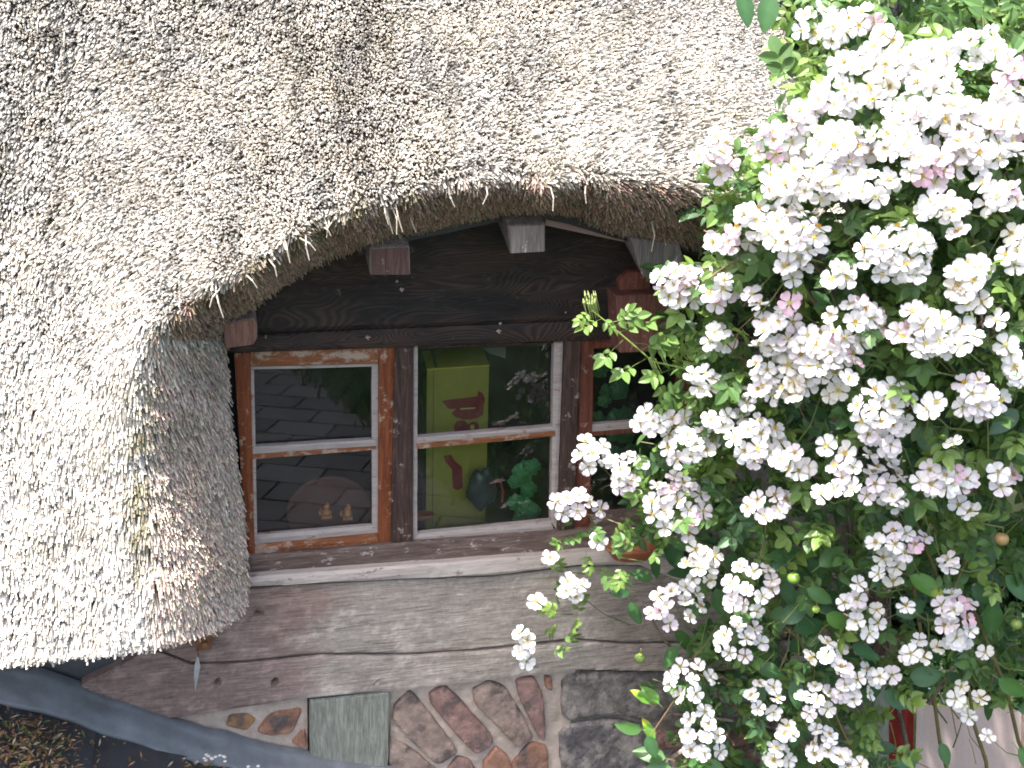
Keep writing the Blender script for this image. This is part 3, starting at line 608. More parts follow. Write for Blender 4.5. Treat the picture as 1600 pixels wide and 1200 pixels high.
# room: closed dark box behind the lights
x0, x1, z0, z1 = -.06, at(1088, 700, .08)[0], at(500, 872, .08)[2]-.06, .02
rm = MB()
def wallq(a, bq, c, d, t): rm.add([a, bq, c, d], None, [(0, 1, 2, 3)], t)
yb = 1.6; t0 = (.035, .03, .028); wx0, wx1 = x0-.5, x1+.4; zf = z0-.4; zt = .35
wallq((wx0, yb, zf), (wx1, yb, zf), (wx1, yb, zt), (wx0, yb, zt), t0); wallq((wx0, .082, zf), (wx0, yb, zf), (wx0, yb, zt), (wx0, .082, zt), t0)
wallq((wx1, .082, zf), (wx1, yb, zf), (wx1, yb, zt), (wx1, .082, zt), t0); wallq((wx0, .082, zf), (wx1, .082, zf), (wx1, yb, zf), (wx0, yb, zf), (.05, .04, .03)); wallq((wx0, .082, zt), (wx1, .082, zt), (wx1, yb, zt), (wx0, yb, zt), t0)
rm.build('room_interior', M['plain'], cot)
sz = at(500, 850, .05)[2]-.02       # inner sill height
b = MB(); b.box([(wx0, .082, sz-.03), (wx1, .082, sz-.03), (wx1, .42, sz-.03), (wx0, .42, sz-.03)]+[(wx0, .082, sz), (wx1, .082, sz), (wx1, .42, sz), (wx0, .42, sz)], (.07, .05, .04))
b.build('inner_sill', M['plain'], cot)

# ---- lead flashing and lean-to roof
b = MB(); T_ = [(-260, 985), (-100, 1015), (0, 1040), (60, 1052), (150, 1085), (265, 1127), (330, 1146), (400, 1163), (500, 1184), (600, 1204), (760, 1240)]
Mx = [(-260, 1010), (-100, 1040), (0, 1066), (60, 1080), (150, 1112), (265, 1150), (330, 1166), (400, 1183), (500, 1204), (600, 1224), (760, 1260)]
Bx = [(-260, 1045), (-100, 1075), (0, 1096), (60, 1112), (150, 1142), (265, 1181), (330, 1194), (400, 1210), (500, 1232), (600, 1252), (760, 1290)]
rows = []; us2 = np.linspace(0, len(T_)-1, 70)
for q in np.linspace(0, 1, 10):
    fx = lambda rr, k: np.interp(us2, range(len(rr)), [p[k] for p in rr])
    px = fx(T_, 0)*(1-q)+fx(Bx, 0)*q; py = fx(T_, 1)*(1-q)+fx(Bx, 1)*q+(vnoise(us2*2.2, us2*0+5)-.5)*6
    Y = -.052-.08*q**1.3-.012*math.sin(q*3.1)+(fbm(us2*1.7, us2*0+q*2.5, 3, 3)-.5)*.014; rows.append(atv(px, py, Y))
rows.insert(0, rows[0]+np.array([0, .03, 0])); rows.append(rows[-1]+np.array([0, .01, -.012]))
V = np.concatenate(rows); m = 70
mesh_np('lead_flashing', V, [(k*m+i, k*m+i+1, (k+1)*m+i+1, (k+1)*m+i) for k in range(len(rows)-1) for i in range(m-1)], M['lead'], cot, np.tile((.17, .185, .20), (len(V), 1)), smooth=True)
A = at(0, 1092, -.13); Bq = at(400, 1206, -.13); ex = (Bq-A)/np.linalg.norm(Bq-A); ey = np.array([0, -1, -.06]); ey /= np.linalg.norm(ey); en = np.cross(ex, ey); en *= np.sign(en[2])
lt = empty('lean_to_roof', A); lt.parent = cot; lt.location = Vector(A)-cot.location
def onroof(a, c, h=0): return A+ex*a+ey*c+en*(h-.026)
b = MB(); b.box([onroof(-1, -.12, -.05), onroof(1.3, -.12, -.05), onroof(1.3, 1.0, -.05), onroof(-1, 1.0, -.05), onroof(-1, -.12, -.008), onroof(1.3, -.12, -.008), onroof(1.3, 1.0, -.008), onroof(-1, 1.0, -.008)], (.04, .04, .045))
b.build('roof_boarding', M['slate'], lt)
for i in range(-3, 5):
    for j in range(4):
        a0 = i*.27+(j % 2)*.05-.02; c0 = -.11+j*.26; g = random.uniform(.045, .075); jj = [random.uniform(-.004, .004) for _ in range(8)]
        b = MB(); lo = [onroof(a0, c0, -.006), onroof(a0+.30, c0, .001), onroof(a0+.30+jj[0], c0+.252, .001), onroof(a0+jj[1], c0+.252, -.006)]
        hi = [p+en*.009 for p in lo]; b.box(lo+hi, (g, g*1.03, g*1.12)); b.build('slate', M['slate'], lt)
# supports under the lean-to
b = MB(); b.box([(-1.1, -1.0, GZ-.05), (.9, -1.0, GZ-.05), (.9, -.94, GZ-.05), (-1.1, -.94, GZ-.05), (-1.1, -1.0, -1.35), (.9, -1.0, -1.6), (.9, -.94, -1.6), (-1.1, -.94, -1.35)], (.2, .18, .16)); b.build('lean_to_wall', M['stone'], lt)
# litter on the lean-to
lit = MB()
for k in range(900):
    if random.random() < .75: px, py = random.gauss(45, 40), random.gauss(1160, 32)
    else: px, py = (random.gauss(350, 36), random.gauss(1193, 6)) if random.random() < .6 else (random.uniform(0, 300), random.uniform(1130, 1200))
    d = fw+cr*(px-800)/F+cu*(600-py)/F; tt = ((A-CAM)@en)/(d@en); p = CAM+d*tt+en*random.uniform(-.004, .012)
    if (p-A)@ey < .04: continue
    c = random.choice([(.30, .16, .07), (.34, .22, .10), (.2, .12, .06), (.45, .38, .28), (.10, .14, .03), (.14, .09, .05)])
    r1 = np.array([random.gauss(0, 1), random.gauss(0, 1), random.gauss(0, .35)]); r1 /= np.linalg.norm(r1); r2 = np.cross(r1, en); l = random.uniform(.004, .016); wd = random.uniform(.0015, .005)
    lit.add([p-r1*l, p+r2*wd+en*.002, p+r1*l, p-r2*wd], None, [(0, 1, 2, 3)], c)
for k in range(14):
    px, py = random.gauss(340, 22), random.gauss(1186, 7); p = at(px, py, -.16)+np.array([0, 0, .006]); lit.ball(p, (.006, .006, .002), 6, 4, (.8, .75, .68))
tag(lit.build('leaf_litter', M['plain'], None), 'brown dry leaves and moss littering the dark slates at the lower left', 'leaf litter', kind='stuff')
# iron hook with hanging shard
ib = empty('iron_hook', at(318, 1005, -.05), 'rusty bolt under the thatch with a thin silvery shard hanging from it', 'hook')
b = MB(); q = [(303, 992), (330, 990), (331, 1014), (306, 1017)]; P4 = [at(x, y, -.085) for x, y in q]; b.box(P4+[p+np.array([0, .045, 0]) for p in P4], (.22, .10, .05)); b.build('plate', M['rust'], ib)
b = MB(); c0 = at(320, 1005, -.092); b.tube([c0, c0+np.array([0, -.012, 0])], .008, 8, (.26, .13, .06)); b.tube([at(310, 1012, -.09), at(309, 1020, -.095), at(310, 1026, -.09)], .0025, 6, (.2, .1, .05)); b.build('bolt', M['rust'], ib)
b = MB(); S1 = [(309, 1020), (313, 1042), (309, 1062), (305, 1081)]; S2 = [(310, 1020), (304, 1040), (303, 1055), (305, 1081)]
Va = [at(x, y, -.085) for x, y in S1]; Vb = [at(x, y, -.09) for x, y in S2]; b.add(Va+Vb+[v+np.array([0, .002, 0]) for v in Va+Vb], None, [(i, i+1, 5+i, 4+i) for i in range(3)]+[(8+i, 12+i, 13+i, 9+i) for i in range(3)]+[(i, 8+i, 9+i, i+1) for i in range(3)]+[(4+i, 5+i, 13+i, 12+i) for i in range(3)], (.75, .76, .8)); b.build('shard', M['metal'], ib)

# ============================================================ THINGS BEHIND THE GLASS
# yellow carton
by0, by1 = .14, .36
bt = at(667, 578, by0); br_ = at(766, 571, by0); wd = br_[0]-bt[0]; ztop = bt[2]
box = empty('cardboard_box', (bt[0]+wd/2, by0+.1, sz), 'tall yellow carton with dark red print standing behind the middle window', 'box')
def bp(a, c, h): return np.array([bt[0]+a*wd+c*.03, by0+c*(by1-by0)+a*.015, sz+(ztop-sz)*h])
for nm, c8 in (('carton', [bp(0, 0, 0), bp(1, 0, 0), bp(1, 1, 0), bp(0, 1, 0), bp(0, 0, 1), bp(1, 0, 1), bp(1, 1, 1), bp(0, 1, 1)]),):
    b = MB(); b.box(c8, (.27, .25, .04)); b.build('carton', M['plain'], box)  # yellow dulled to paint the shade on the sides and front
b = MB(); q = [bp(-.005, -.01, 1.001), bp(1.005, -.01, 1.001), bp(1.005, 1, 1.001), bp(-.005, 1, 1.001)]; b.box(q+[p+np.array([0, 0, .003]) for p in q], (.60, .54, .06)); o = b.build('lit_top', M['plain'], box); o['label'] = 'top of the yellow carton, coloured lighter to look lit'  # thin sheet in paler yellow: light on the carton top put into colour
b = MB(); q = [p+np.array([0, 0, .0035]) for p in (bp(.12, 0, 1), bp(.17, 0, 1), bp(.17, 1, 1), bp(.12, 1, 1))]; b.box([p+np.array([0, 0, .0006]) for p in q]+[p+np.array([0, 0, .0014]) for p in q], (.16, .17, .08)); b.build('tape', M['plain'], box)
b = MB(); q = [bp(.1, 0, .03), bp(.115, 0, .03), bp(.115, 0, .99), bp(.1, 0, .99)]; b.box([p+np.array([0, -.0008, 0]) for p in q]+[p+np.array([0, -.0002, 0]) for p in q], (.12, .12, .03)); b.build('seam', M['plain'], box)
def printed(name, pts, c, h=.001):
    V = [(at(x, y, by0)) for x, y in pts]; V = [np.array([p[0], by0+.015*(p[0]-bt[0])/wd-h, p[2]]) for p in V]
    tr = tessellate_polygon([[Vector((v[0], v[2], 0)) for v in V]]); n = len(V)
    f = [tuple(t) for t in tr]; b = MB(); b.add(V+[v+np.array([0, h*.6, 0]) for v in V], f+[tuple(n+i for i in reversed(t)) for t in f], [(i, (i+1) % n, n+(i+1) % n, n+i) for i in range(n)], c); return b.build(name, M['plain'], box)
RDK = (.19, .015, .03)
printed('print', [(691, 627), (700, 625.5), (747, 621), (748.5, 612.5), (755, 615.5), (759, 624), (756, 650), (748, 655), (736, 657), (724, 657), (713, 653), (706, 647), (711, 642), (714, 640), (702, 640)], RDK)
printed('print', [(720, 639), (743.5, 638), (743.5, 640), (720, 641)], (.5, .45, .12), .0022)
for cxp, r in ((722, 12), (741, 9)):
    printed('print', [(cxp+r*math.cos(a)*1.0, 669+r*.95*math.sin(a)) for a in np.linspace(0, 6.283, 17)[:-1]], RDK)
printed('print', [(739+3.5*math.cos(a), 669+4*math.sin(a)) for a in np.linspace(0, 6.283, 11)[:-1]], (.5, .45, .05), .002)
printed('print', [(694, 713), (705, 711), (712, 722), (723, 731), (724, 764), (716, 767), (708, 764), (707, 735), (696, 722)], RDK)
# brown dome-shaped board and carved figures
d = empty('wooden_dish', at(515, 830, .16), 'large round brown dish leaning behind the lower left pane', 'dish')
b = MB(); cc = at(515, 800, .2); r = .135
V = []; nn = 28
for ring, (rr, dy) in enumerate([(0, .012), (.5, .014), (.8, .008), (.93, -.004), (1.0, -.006), (1.0, .006)]):
    for k in range(nn): a = 2*math.pi*k/nn; V.append(cc+np.array([rr*r*math.cos(a), dy+.12*rr*r*math.sin(a), rr*r*.95*math.sin(a)*.9]))
V = np.array(V); b.add(V, None, [(j*nn+k, j*nn+(k+1) % nn, (j+1)*nn+(k+1) % nn, (j+1)*nn+k) for j in range(5) for k in range(nn)], (.16, .065, .05)); b.build('dish_body', M['plain'], d, smooth=True)
def figure(name, lab, x, y, k):
    e0 = empty(name, at(x, y+12, .07), lab, 'ornament', 'carved wooden figures behind the glass')
    b = MB(); c = (.60, .25, .08); p = at(x, y, .07)
    wob = lambda dd: 1+.15*math.sin(dd[2]*6+k)
    b.ball(p+np.array([0, 0, -.008]), (.015, .014, .016), 10, 8, c, wob); b.ball(p+np.array([0.002, 0, .013]), (.010, .010, .011), 10, 8, c)
    for i in range(4): b.tube([p+np.array([-.012+.008*i, -.010, -.012]), p+np.array([-.013+.008*i, -.016, -.020]), p+np.array([-.013+.008*i, -.014, -.026])], [.004, .0045, .003], 6, c)
    b.tube([p+np.array([-.014, 0, .004]), p+np.array([-.022, -.004, -.004]), p+np.array([-.018, -.008, -.012])], [.004, .0045, .004], 6, c)
    b.build('carving', M['gloss'], e0, smooth=True)
figure('wooden_figure', 'small glossy carved orange brown figure left of its twin behind the lower left pane', 510, 797, 1)
figure('wooden_figure', 'small glossy carved orange brown figure right of its twin behind the lower left pane', 543, 799, 3)
e0 = empty('clay_bowl', at(660, 815, .11), 'small reddish clay bowl at the lower left corner of the middle window', 'bowl')
b = MB(); pc = at(662, 805, .12); V = []; nn = 20
for rr, dz in [(.3, -.012), (.8, -.010), (1.0, .004), (.92, .006), (.75, -.002), (.3, -.006)]:
    for k in range(nn): a = 2*math.pi*k/nn; V.append(pc+np.array([.034*rr*math.cos(a), .026*rr*math.sin(a), dz]))
b.add(V, None, [(j*nn+k, j*nn+(k+1) % nn, (j+1)*nn+(k+1) % nn, (j+1)*nn+k) for j in range(5) for k in range(nn)], (.40, .12, .06)); b.build('bowl_body', M['gloss'], e0, smooth=True)
# green houseplant leaves
hp = empty('houseplant', at(825, 830, .12), 'bushy green houseplant with round ruffled leaves behind the middle window', 'plant', 'green houseplants behind the panes')
def ruffle(c, r, k, par, c0=(.08, .36, .13)):
    b = MB(); nn = 26; rings = 6; V = []; T = []
    for j in range(rings+1):
        for i in range(nn):
            a = 2*math.pi*i/nn; q = j/rings; rr = r*q*(1+.08*math.sin(a*5+k)*q)
            V.append(c+np.array([rr*math.cos(a), -.012+.014*q*q+.006*q*math.sin(a*9+k)+random.uniform(-.001, .001), rr*math.sin(a)])); T.append(np.array(c0)*(1.25-.5*abs(math.sin(a*4.5+k))*.6-.2*(1-q)))
    b.add(V, None, [(j*nn+i, j*nn+(i+1) % nn, (j+1)*nn+(i+1) % nn, (j+1)*nn+i) for j in range(rings) for i in range(nn)], np.array(T)); b.build('leaf', M['appleleaf'], par, smooth=True)
for px, py, r, y in [(818, 738, .052, .10), (832, 730, .04, .085), (806, 752, .036, .09), (820, 795, .052, .10), (806, 785, .04, .085), (834, 800, .036, .09), (826, 765, .04, .12), (812, 812, .034, .1)]: ruffle(at(px, py, y), r*.72, px*.1, hp)
b = MB(); b.tube([at(822, 735, .13), at(820, 770, .135), at(822, 840, .13)], .006, 6, (.08, .12, .04)); b.build('stem', M['stem'], hp)
b = MB(); b.tube([at(822, 832, .14)-np.array([0, 0, .03]), at(822, 832, .14)+np.array([0, 0, .04])], [.04, .052], 16, (.3, .1, .06)); b.build('pot', M['plain'], hp)
hp2 = empty('houseplant', at(970, 700, .2), 'leafy green houseplant behind the red brown framed window', 'plant', 'green houseplants behind the panes')
for k in range(34): ruffle(at(random.uniform(930, 1055), random.uniform(560, 790), random.uniform(.06, .16)), random.uniform(.02, .04), k, hp2, (.08, .30, .10))
b = MB(); b.tube([at(975, 600, .25), at(980, 700, .25), at(985, 830, .25)], [.004, .006, .008], 6, (.08, .12, .04)); b.build('stem', M['stem'], hp2)
b = MB(); b.tube([at(985, 850, .25), at(985, 790, .25)], [.05, .07], 16, (.3, .1, .06)); b.build('pot', M['plain'], hp2)
# pale slanting board and dark bottles inside
e0 = empty('slanting_board', at(760, 560, .5), 'pale grey board slanting in the dark behind the top of the middle window', 'board')
b = MB(); q = [at(738, 536, .5), at(790, 536, .5), at(790, 560, .5), at(765, 552, .5)]; b.box(q+[p+np.array([0, .02, 0]) for p in q], (.35, .35, .36)); b.build('board', M['plain'], e0)
e0 = empty('dark_bundle', at(770, 760, .3), 'crumpled dark blue plastic bundle right of the yellow carton behind the middle window', 'bundle')
b = MB(); b.ball(at(752, 762, .105), (.048, .02, .07), 24, 18, (.03, .038, .055), lambda dd: 1+.16*math.sin(dd[0]*3+2)*math.sin(dd[2]*4)+.05*math.sin(dd[0]*7+dd[2]*5)); b.build('sack', M['gloss'], e0, smooth=True)
b = MB(); b.tube([at(765, 755, .085), at(782, 752, .08), at(786, 768, .08), at(784, 785, .085)], .004, 7, (.4, .04, .05)); b.build('strap', M['plain'], e0)
# terracotta saucer on outer sill
e0 = empty('terracotta_pot', at(985, 868, -.10), 'terracotta dish on the pale sill under the rose flowers', 'dish')
b = MB(); pc = at(990, 862, -.09); V = []; nn = 24
for rr, dz in [(.01, -.018), (.75, -.018), (1.0, .014), (1.06, .016), (1.06, .024), (.94, .024), (.7, -.010), (.01, -.010)]:
    for k in range(nn): a = 2*math.pi*k/nn; V.append(pc+np.array([.09*rr*math.cos(a), .05*rr*math.sin(a)-.0, dz]))
b.add(V, None, [(j*nn+k, j*nn+(k+1) % nn, (j+1)*nn+(k+1) % nn, (j+1)*nn+k) for j in range(7) for k in range(nn)], (.45, .15, .08)); b.build('dish_body', M['plain'], e0, smooth=True)

# ---- striped cloth at right, white wire hoop
e0 = empty('striped_cloth', at(1480, 1100, -.02), 'dark red and off white cloth hanging at the lower right beyond the wall corner', 'cloth')
def cloth(name, xa, xb, ya, yb2, c, ph):
    b = MB(); nx_, nz = 16, 14; V = []
    for j in range(nz+1):
        for i in range(nx_+1):
            q = i/nx_; p = at(xa[0]+(xb[0]-xa[0])*q+(xa[1]-xa[0])*j/nz*(1-q)+(xb[1]-xb[0])*j/nz*q, ya+(yb2[0]-ya)*q+j*30, -.02); p[1] += .012*math.sin(q*9+ph+j*.1)+.02*q; V.append(p)
    V = np.array(V); W = V+np.array([0, .003, 0]); n = len(V)
    f = [(j*(nx_+1)+i, j*(nx_+1)+i+1, (j+1)*(nx_+1)+i+1, (j+1)*(nx_+1)+i) for j in range(nz) for i in range(nx_)]
    b.add(np.r_[V, W], None, f+[tuple(n+i for i in reversed(q)) for q in f], c); b.build(name, M['cloth'], e0)
cloth('red_stripe', (1390, 1360), (1434, 1425), 1100, (1104,), (.22, .03, .025), 0)
cloth('white_stripe', (1435.5, 1427), (1600, 1590), 1104, (1114,), (.55, .44, .42), 1)
cloth('pink_stripe', (1601, 1591), (1760, 1760), 1114, (1120,), (.45, .30, .28), 2)
e0 = empty('wire_hoop', at(1450, 1095, .02), 'white curved wire behind the top edge of the hanging cloth', 'wire')
b = MB(); b.tube([at(x, y, .02) for x, y in [(1418, 1080), (1424, 1088), (1436, 1098), (1450, 1108)]], .0035, 6, (.8, .8, .8)); b.tube([at(x, y, .05) for x, y in [(1420, 1082), (1435, 1076), (1455, 1076), (1468, 1084), (1475, 1100)]], .0028, 6, (.8, .8, .8)); b.build('wire', M['metal'], e0)

# ============================================================ PLANTS
def frame(d, roll):
    d = np.asarray(d, float); d /= np.linalg.norm(d); a = np.cross(d, (0, 0, 1.)) if abs(d[2]) < .95 else np.cross(d, (1., 0, 0)); a /= np.linalg.norm(a); b_ = np.cross(d, a)
    c, s = math.cos(roll), math.sin(roll); return c*a+s*b_, -s*a+c*b_, d
def mat4(p, X, Y, Z, s=1):
    return Matrix(((X[0]*s, Y[0]*s, Z[0]*s, p[0]), (X[1]*s, Y[1]*s, Z[1]*s, p[1]), (X[2]*s, Y[2]*s, Z[2]*s, p[2]), (0, 0, 0, 1)))
def leafgeo(L, W, fold=.25, curl=.2, pt=1.0, ns=5, wave=0):
    """leaf along +Y, up +Z; 3 columns"""
    V = []; 
    for i in range(ns+1):
        q = i/ns; wv = W*.5*(math.sin(math.pi*q**.8)**.75)*(1 if 0 < q < 1 else 0); z = -curl*L*q*q
        for sgn in (-1, 0, 1): V.append((sgn*wv, L*q, z+abs(sgn)*wv*fold+abs(sgn)*wave*math.sin(q*17+sgn)*W))
    f = []
    for i in range(ns):
        for k in (0, 1): f.append((i*3+k, i*3+k+1, i*3+k+4, i*3+k+3))
    return np.array(V, float), f
def rotz(V, a): c, s = math.cos(a), math.sin(a); return V@np.array([[c, s, 0], [-s, c, 0], [0, 0, 1]])
def roty(V, a): c, s = math.cos(a), math.sin(a); return V@np.array([[c, 0, -s], [0, 1, 0], [s, 0, c]])
def rotx(V, a): c, s = math.cos(a), math.sin(a); return V@np.array([[1, 0, 0], [0, c, s], [0, -s, c]])
def compound(c, n=3):
    b = MB(); Ls = .092; b.tube([(0, 0, 0), (0, Ls*.5, .003), (0, Ls, 0)], [.0011, .0009, .0006], 4, (.14, .2, .05))
    def lf(y, a, s):
        V, f = leafgeo(.041*s, .025*s, random.uniform(.15, .55), random.uniform(.05, .35)); V = roty(V, random.uniform(-.4, .4)); V = rotx(V, random.uniform(-.45, .25)); V = rotz(V, a)
        t = np.array(c)*random.uniform(.8, 1.2); b.add(V+np.array([0, y, .001]), None, f, t)
    lf(Ls, 0, 1.15)
    for k in range(n):
        y = Ls*(.93-.27*k)
        for s in (-1, 1): lf(y, s*random.uniform(.85, 1.2), 1.05-.12*k)
    return b
LC = [(.075, .155, .045), (.095, .185, .05), (.125, .22, .055), (.06, .135, .05), (.16, .26, .055), (.08, .165, .046)]
compounds = [compound(c, random.choice([2, 3])) for c in LC for _ in range(2)]
comp_me = [unlink_mesh(b.build('leaf', M['leaf'], center=False)) for b in compounds]
def flat(b):
    return np.concatenate(b.v), (np.concatenate(b.f3) if b.f3 else np.zeros((0, 3), int)), (np.concatenate(b.f4) if b.f4 else np.zeros((0, 4), int)), np.concatenate(b.t)
comp_np = [flat(b) for b in compounds]
light_ids = [4, 5, 8, 9]
rose = empty('rose_bush', (1.95, -.5, GZ-.04), 'climbing rose smothered in white and blush five petalled flowers right of the window', 'rose bush')
RL = wloc(rose)
# petals
def petalgeo(k, c, cb):
    V = []; T = []; prof = [(0, .0014), (.3, .0048), (.58, .0088), (.8, .0098), (.94, .0072), (1.0, .0040)]
    for i, (q, wv) in enumerate(prof):
        for j in (-1, -.5, 0, .5, 1):
            y = .0225*q-(.0016*(1-abs(j)) if q == 1 else 0)-(.0010*j*j if q > .5 else 0)
            z = .0045*q*q*(.5+.9*math.sin(k*1.3+.6))+j*j*.0026*(1-.3*q)*math.cos(k)+.0014*math.sin(j*4+k*2)*q
            V.append((j*wv, y+.0015, z)); T.append(np.array(cb)*(1-q)**3+np.array(c)*(1-(1-q)**3))
    f = [(i*5+j, i*5+j+1, (i+1)*5+j+1, (i+1)*5+j) for i in range(5) for j in range(4)]
    return np.array(V), f, np.array(T)
PC = {'white': ((.84, .83, .84), (.84, .83, .76)), 'blush': ((.83, .75, .80), (.84, .8, .74)), 'pink': ((.78, .52, .64), (.84, .76, .78)), 'cream': ((.84, .81, .76), (.84, .78, .6))}
petal_me = {}; petal_np = {}
for kc, (c, cb) in PC.items():
    L_ = []
    for k in range(3):
        V, f, T = petalgeo(k*1.7, c, cb); b = MB(); b.add(V, None, f, T); L_.append(unlink_mesh(b.build('petal', M['petal'], center=False, smooth=True))); petal_np.setdefault(kc, []).append((V, f, T))
    petal_me[kc] = L_
def centre(yel):
    b = MB(); b.ball((0, 0, .001), (.0034, .0034, .002), 7, 4, (.38, .40, .08))
    for k in range(16):
        a = k*2.4; r = .0022+.0028*random.random(); tip = (r*math.cos(a)*1.2, r*math.sin(a)*1.2, .0045+.002*random.random()); V = np.array([(tip[0]-.0009, tip[1], tip[2]), (tip[0], tip[1]-.0009, tip[2]), (tip[0]+.0009, tip[1], tip[2]), (tip[0], tip[1]+.0009, tip[2]), (tip[0], tip[1], tip[2]+.0014), (tip[0]*.3, tip[1]*.3, .001)])
        b.add(V, [(0, 1, 4), (1, 2, 4), (2, 3, 4), (3, 0, 4), (1, 0, 5), (2, 1, 5), (3, 2, 5), (0, 3, 5)], None, yel)
    b.tube([(0, 0, 0), (.001, 0, -.008), (.003, .002, -.024)], [.0016, .0009, .0007], 4, (.13, .2, .05))
    for k in range(5):
        a = 2*math.pi*(k+.5)/5; b.add([(.002*math.cos(a-.6), .002*math.sin(a-.6), -.001), (.011*math.cos(a), .011*math.sin(a), -.003), (.002*math.cos(a+.6), .002*math.sin(a+.6), -.001)], [(0, 1, 2)], None, (.1, .17, .04))
    return b
cent = [centre((.66, .50, .14)), centre((.70, .62, .36)), centre((.62, .36, .05))]
cent_me = [unlink_mesh(b.build('flower', M['stamen'], center=False)) for b in cent]; cent_np = [flat(b) for b in cent]
# depth of the front of the rose canopy
RY = RBF([(820, 1010, -.22), (840, 940, -.25), (900, 700, -.30), (900, 920, -.30), (905, 785, -.32), (930, 480, -.45), (1060, 450, -.58), (1120, 240, -.72), (1050, 800, -.5), (1050, 1050, -.42), (1100, 1180, -.42), (1200, 350, -.85), (1250, 50, -.75), (1280, 600, -.85), (1200, 950, -.62), (1400, 200, -.95), (1600, 100, -.95), (1400, 700, -.95), (1600, 600, -1.05), (1400, 1000, -.75), (1600, 1000, -.8), (1750, 600, -1.0)], 1e-2)
CL = [(1285, 45, 42, 30, 7, 0), (1345, 35, 25, 18, 3, 1), (1390, 70, 26, 22, 5, 2), (1450, 90, 35, 20, 6, 0), (1530, 72, 32, 20, 6, 0), (1580, 110, 20, 20, 4, 3), (1340, 98, 35, 20, 6, 1), (1400, 105, 20, 12, 3, 0), (1460, 132, 30, 24, 6, 1), (1310, 150, 42, 28, 9, 0), (1378, 138, 20, 26, 5, 2), (1428, 170, 35, 16, 7, 0), (1255, 185, 28, 25, 6, 1), (1300, 205, 28, 16, 3, 1), (1400, 193, 14, 12, 1, 3), (1490, 180, 55, 24, 14, 0), (1585, 152, 26, 20, 5, 0), (1570, 192, 38, 22, 9, 1), (1125, 240, 36, 34, 9, 1), (1215, 230, 38, 28, 8, 1), (1320, 228, 55, 28, 11, 1), (1410, 222, 55, 22, 12, 0), (1458, 262, 40, 28, 8, 3), (1540, 232, 58, 26, 12, 0), (1290, 280, 72, 34, 18, 0), (1220, 288, 30, 22, 5, 0), (1368, 292, 28, 24, 5, 0), (1560, 300, 36, 24, 7, 1), (1475, 320, 36, 16, 6, 0), (1195, 345, 48, 26, 11, 0), (1245, 365, 50, 38, 14, 0), (1140, 375, 34, 20, 6, 3), (1070, 445, 46, 34, 13, 1), (1130, 443, 14, 10, 2, 0), (1240, 415, 26, 22, 5, 2), (1312, 430, 24, 14, 3, 0), (1405, 392, 58, 42, 19, 0), (1590, 388, 30, 30, 7, 2), (1515, 430, 28, 24, 5, 0), (1335, 505, 42, 34, 12, 1), (1225, 512, 34, 26, 7, 1), (1272, 530, 28, 18, 6, 0), (1305, 548, 20, 12, 3, 3), (1120, 525, 18, 20, 3, 2), (1200, 558, 26, 24, 6, 0), (1208, 600, 26, 26, 6, 0), (1245, 603, 36, 18, 7, 2), (1285, 575, 26, 16, 4, 2), (1465, 515, 26, 27, 5, 0), (1515, 520, 20, 14, 2, 0), (1557, 500, 2, 2, 1, 0), (1450, 545, 24, 10, 3, 2), (1100, 597, 28, 18, 5, 2), (1132, 655, 30, 14, 3, 2), (1035, 660, 38, 22, 7, 1), (1080, 697, 44, 26, 9, 0), (1185, 690, 42, 34, 10, 1), (1240, 718, 28, 24, 5, 0), (1382, 640, 46, 38, 12, 0), (1355, 678, 12, 12, 2, 3), (1462, 628, 2, 2, 1, 0), (1530, 622, 34, 34, 9, 1), (1490, 693, 4, 3, 1, 0), (1350, 742, 58, 42, 14, 1), (1480, 752, 44, 28, 10, 1), (1565, 745, 20, 18, 3, 1), (925, 710, 24, 24, 5, 0), (975, 735, 28, 32, 7, 1), (905, 787, 38, 24, 6, 1), (935, 845, 2, 2, 1, 0), (860, 872, 2, 2, 1, 2), (1058, 790, 46, 50, 15, 1), (1200, 790, 38, 22, 6, 1), (1095, 880, 34, 36, 8, 2), (895, 920, 16, 20, 3, 0), (838, 940, 2, 2, 1, 0), (820, 1010, 16, 26, 4, 2), (1055, 945, 44, 36, 10, 1), (1175, 918, 42, 40, 10, 1), (1160, 1000, 40, 28, 8, 1), (1410, 845, 44, 24, 7, 1), (1388, 890, 28, 26, 4, 2), (1355, 970, 24, 28, 5, 2), (1490, 965, 34, 38, 9, 1), (1290, 1020, 28, 20, 4, 2), (1440, 1020, 30, 22, 4, 2), (1540, 1020, 3, 3, 1, 0), (1335, 1065, 34, 30, 6, 1), (1078, 1065, 36, 30, 7, 0), (1195, 1090, 28, 30, 6, 0), (1278, 1095, 26, 26, 5, 0), (1512, 1095, 24, 26, 4, 2), (1543, 1150, 3, 3, 1, 0), (1100, 1150, 34, 44, 9, 0), (1285, 1160, 16, 30, 4, 0), (1215, 1180, 24, 14, 4, 2), (1340, 1196, 18, 8, 2, 0), (1655, 250, 40, 40, 9, 0), (1660, 480, 40, 40, 8, 0), (1660, 800, 30, 40, 6, 1), (1650, 950, 30, 30, 5, 0), (1440, 640 - 90, 14, 10, 2, 1), (1420, 420, 20, 10, 3, 0), (1165, 620, 18, 12, 2, 2), (1300, 680 - 70, 12, 10, 2, 2), (1120, 465, 20, 12, 3, 1), (1575, 900 - 350, 16, 12, 2, 0), (1500, 600 - 60, 12, 10, 1, 2), (1510, 790, 14, 12, 2, 0), (1330, 770 - 210, 14, 10, 2, 1), (1180, 470, 14, 12, 2, 1)]
flowers = []
big = [c for c in CL if c[4] > 3 and c[0] > 1090]
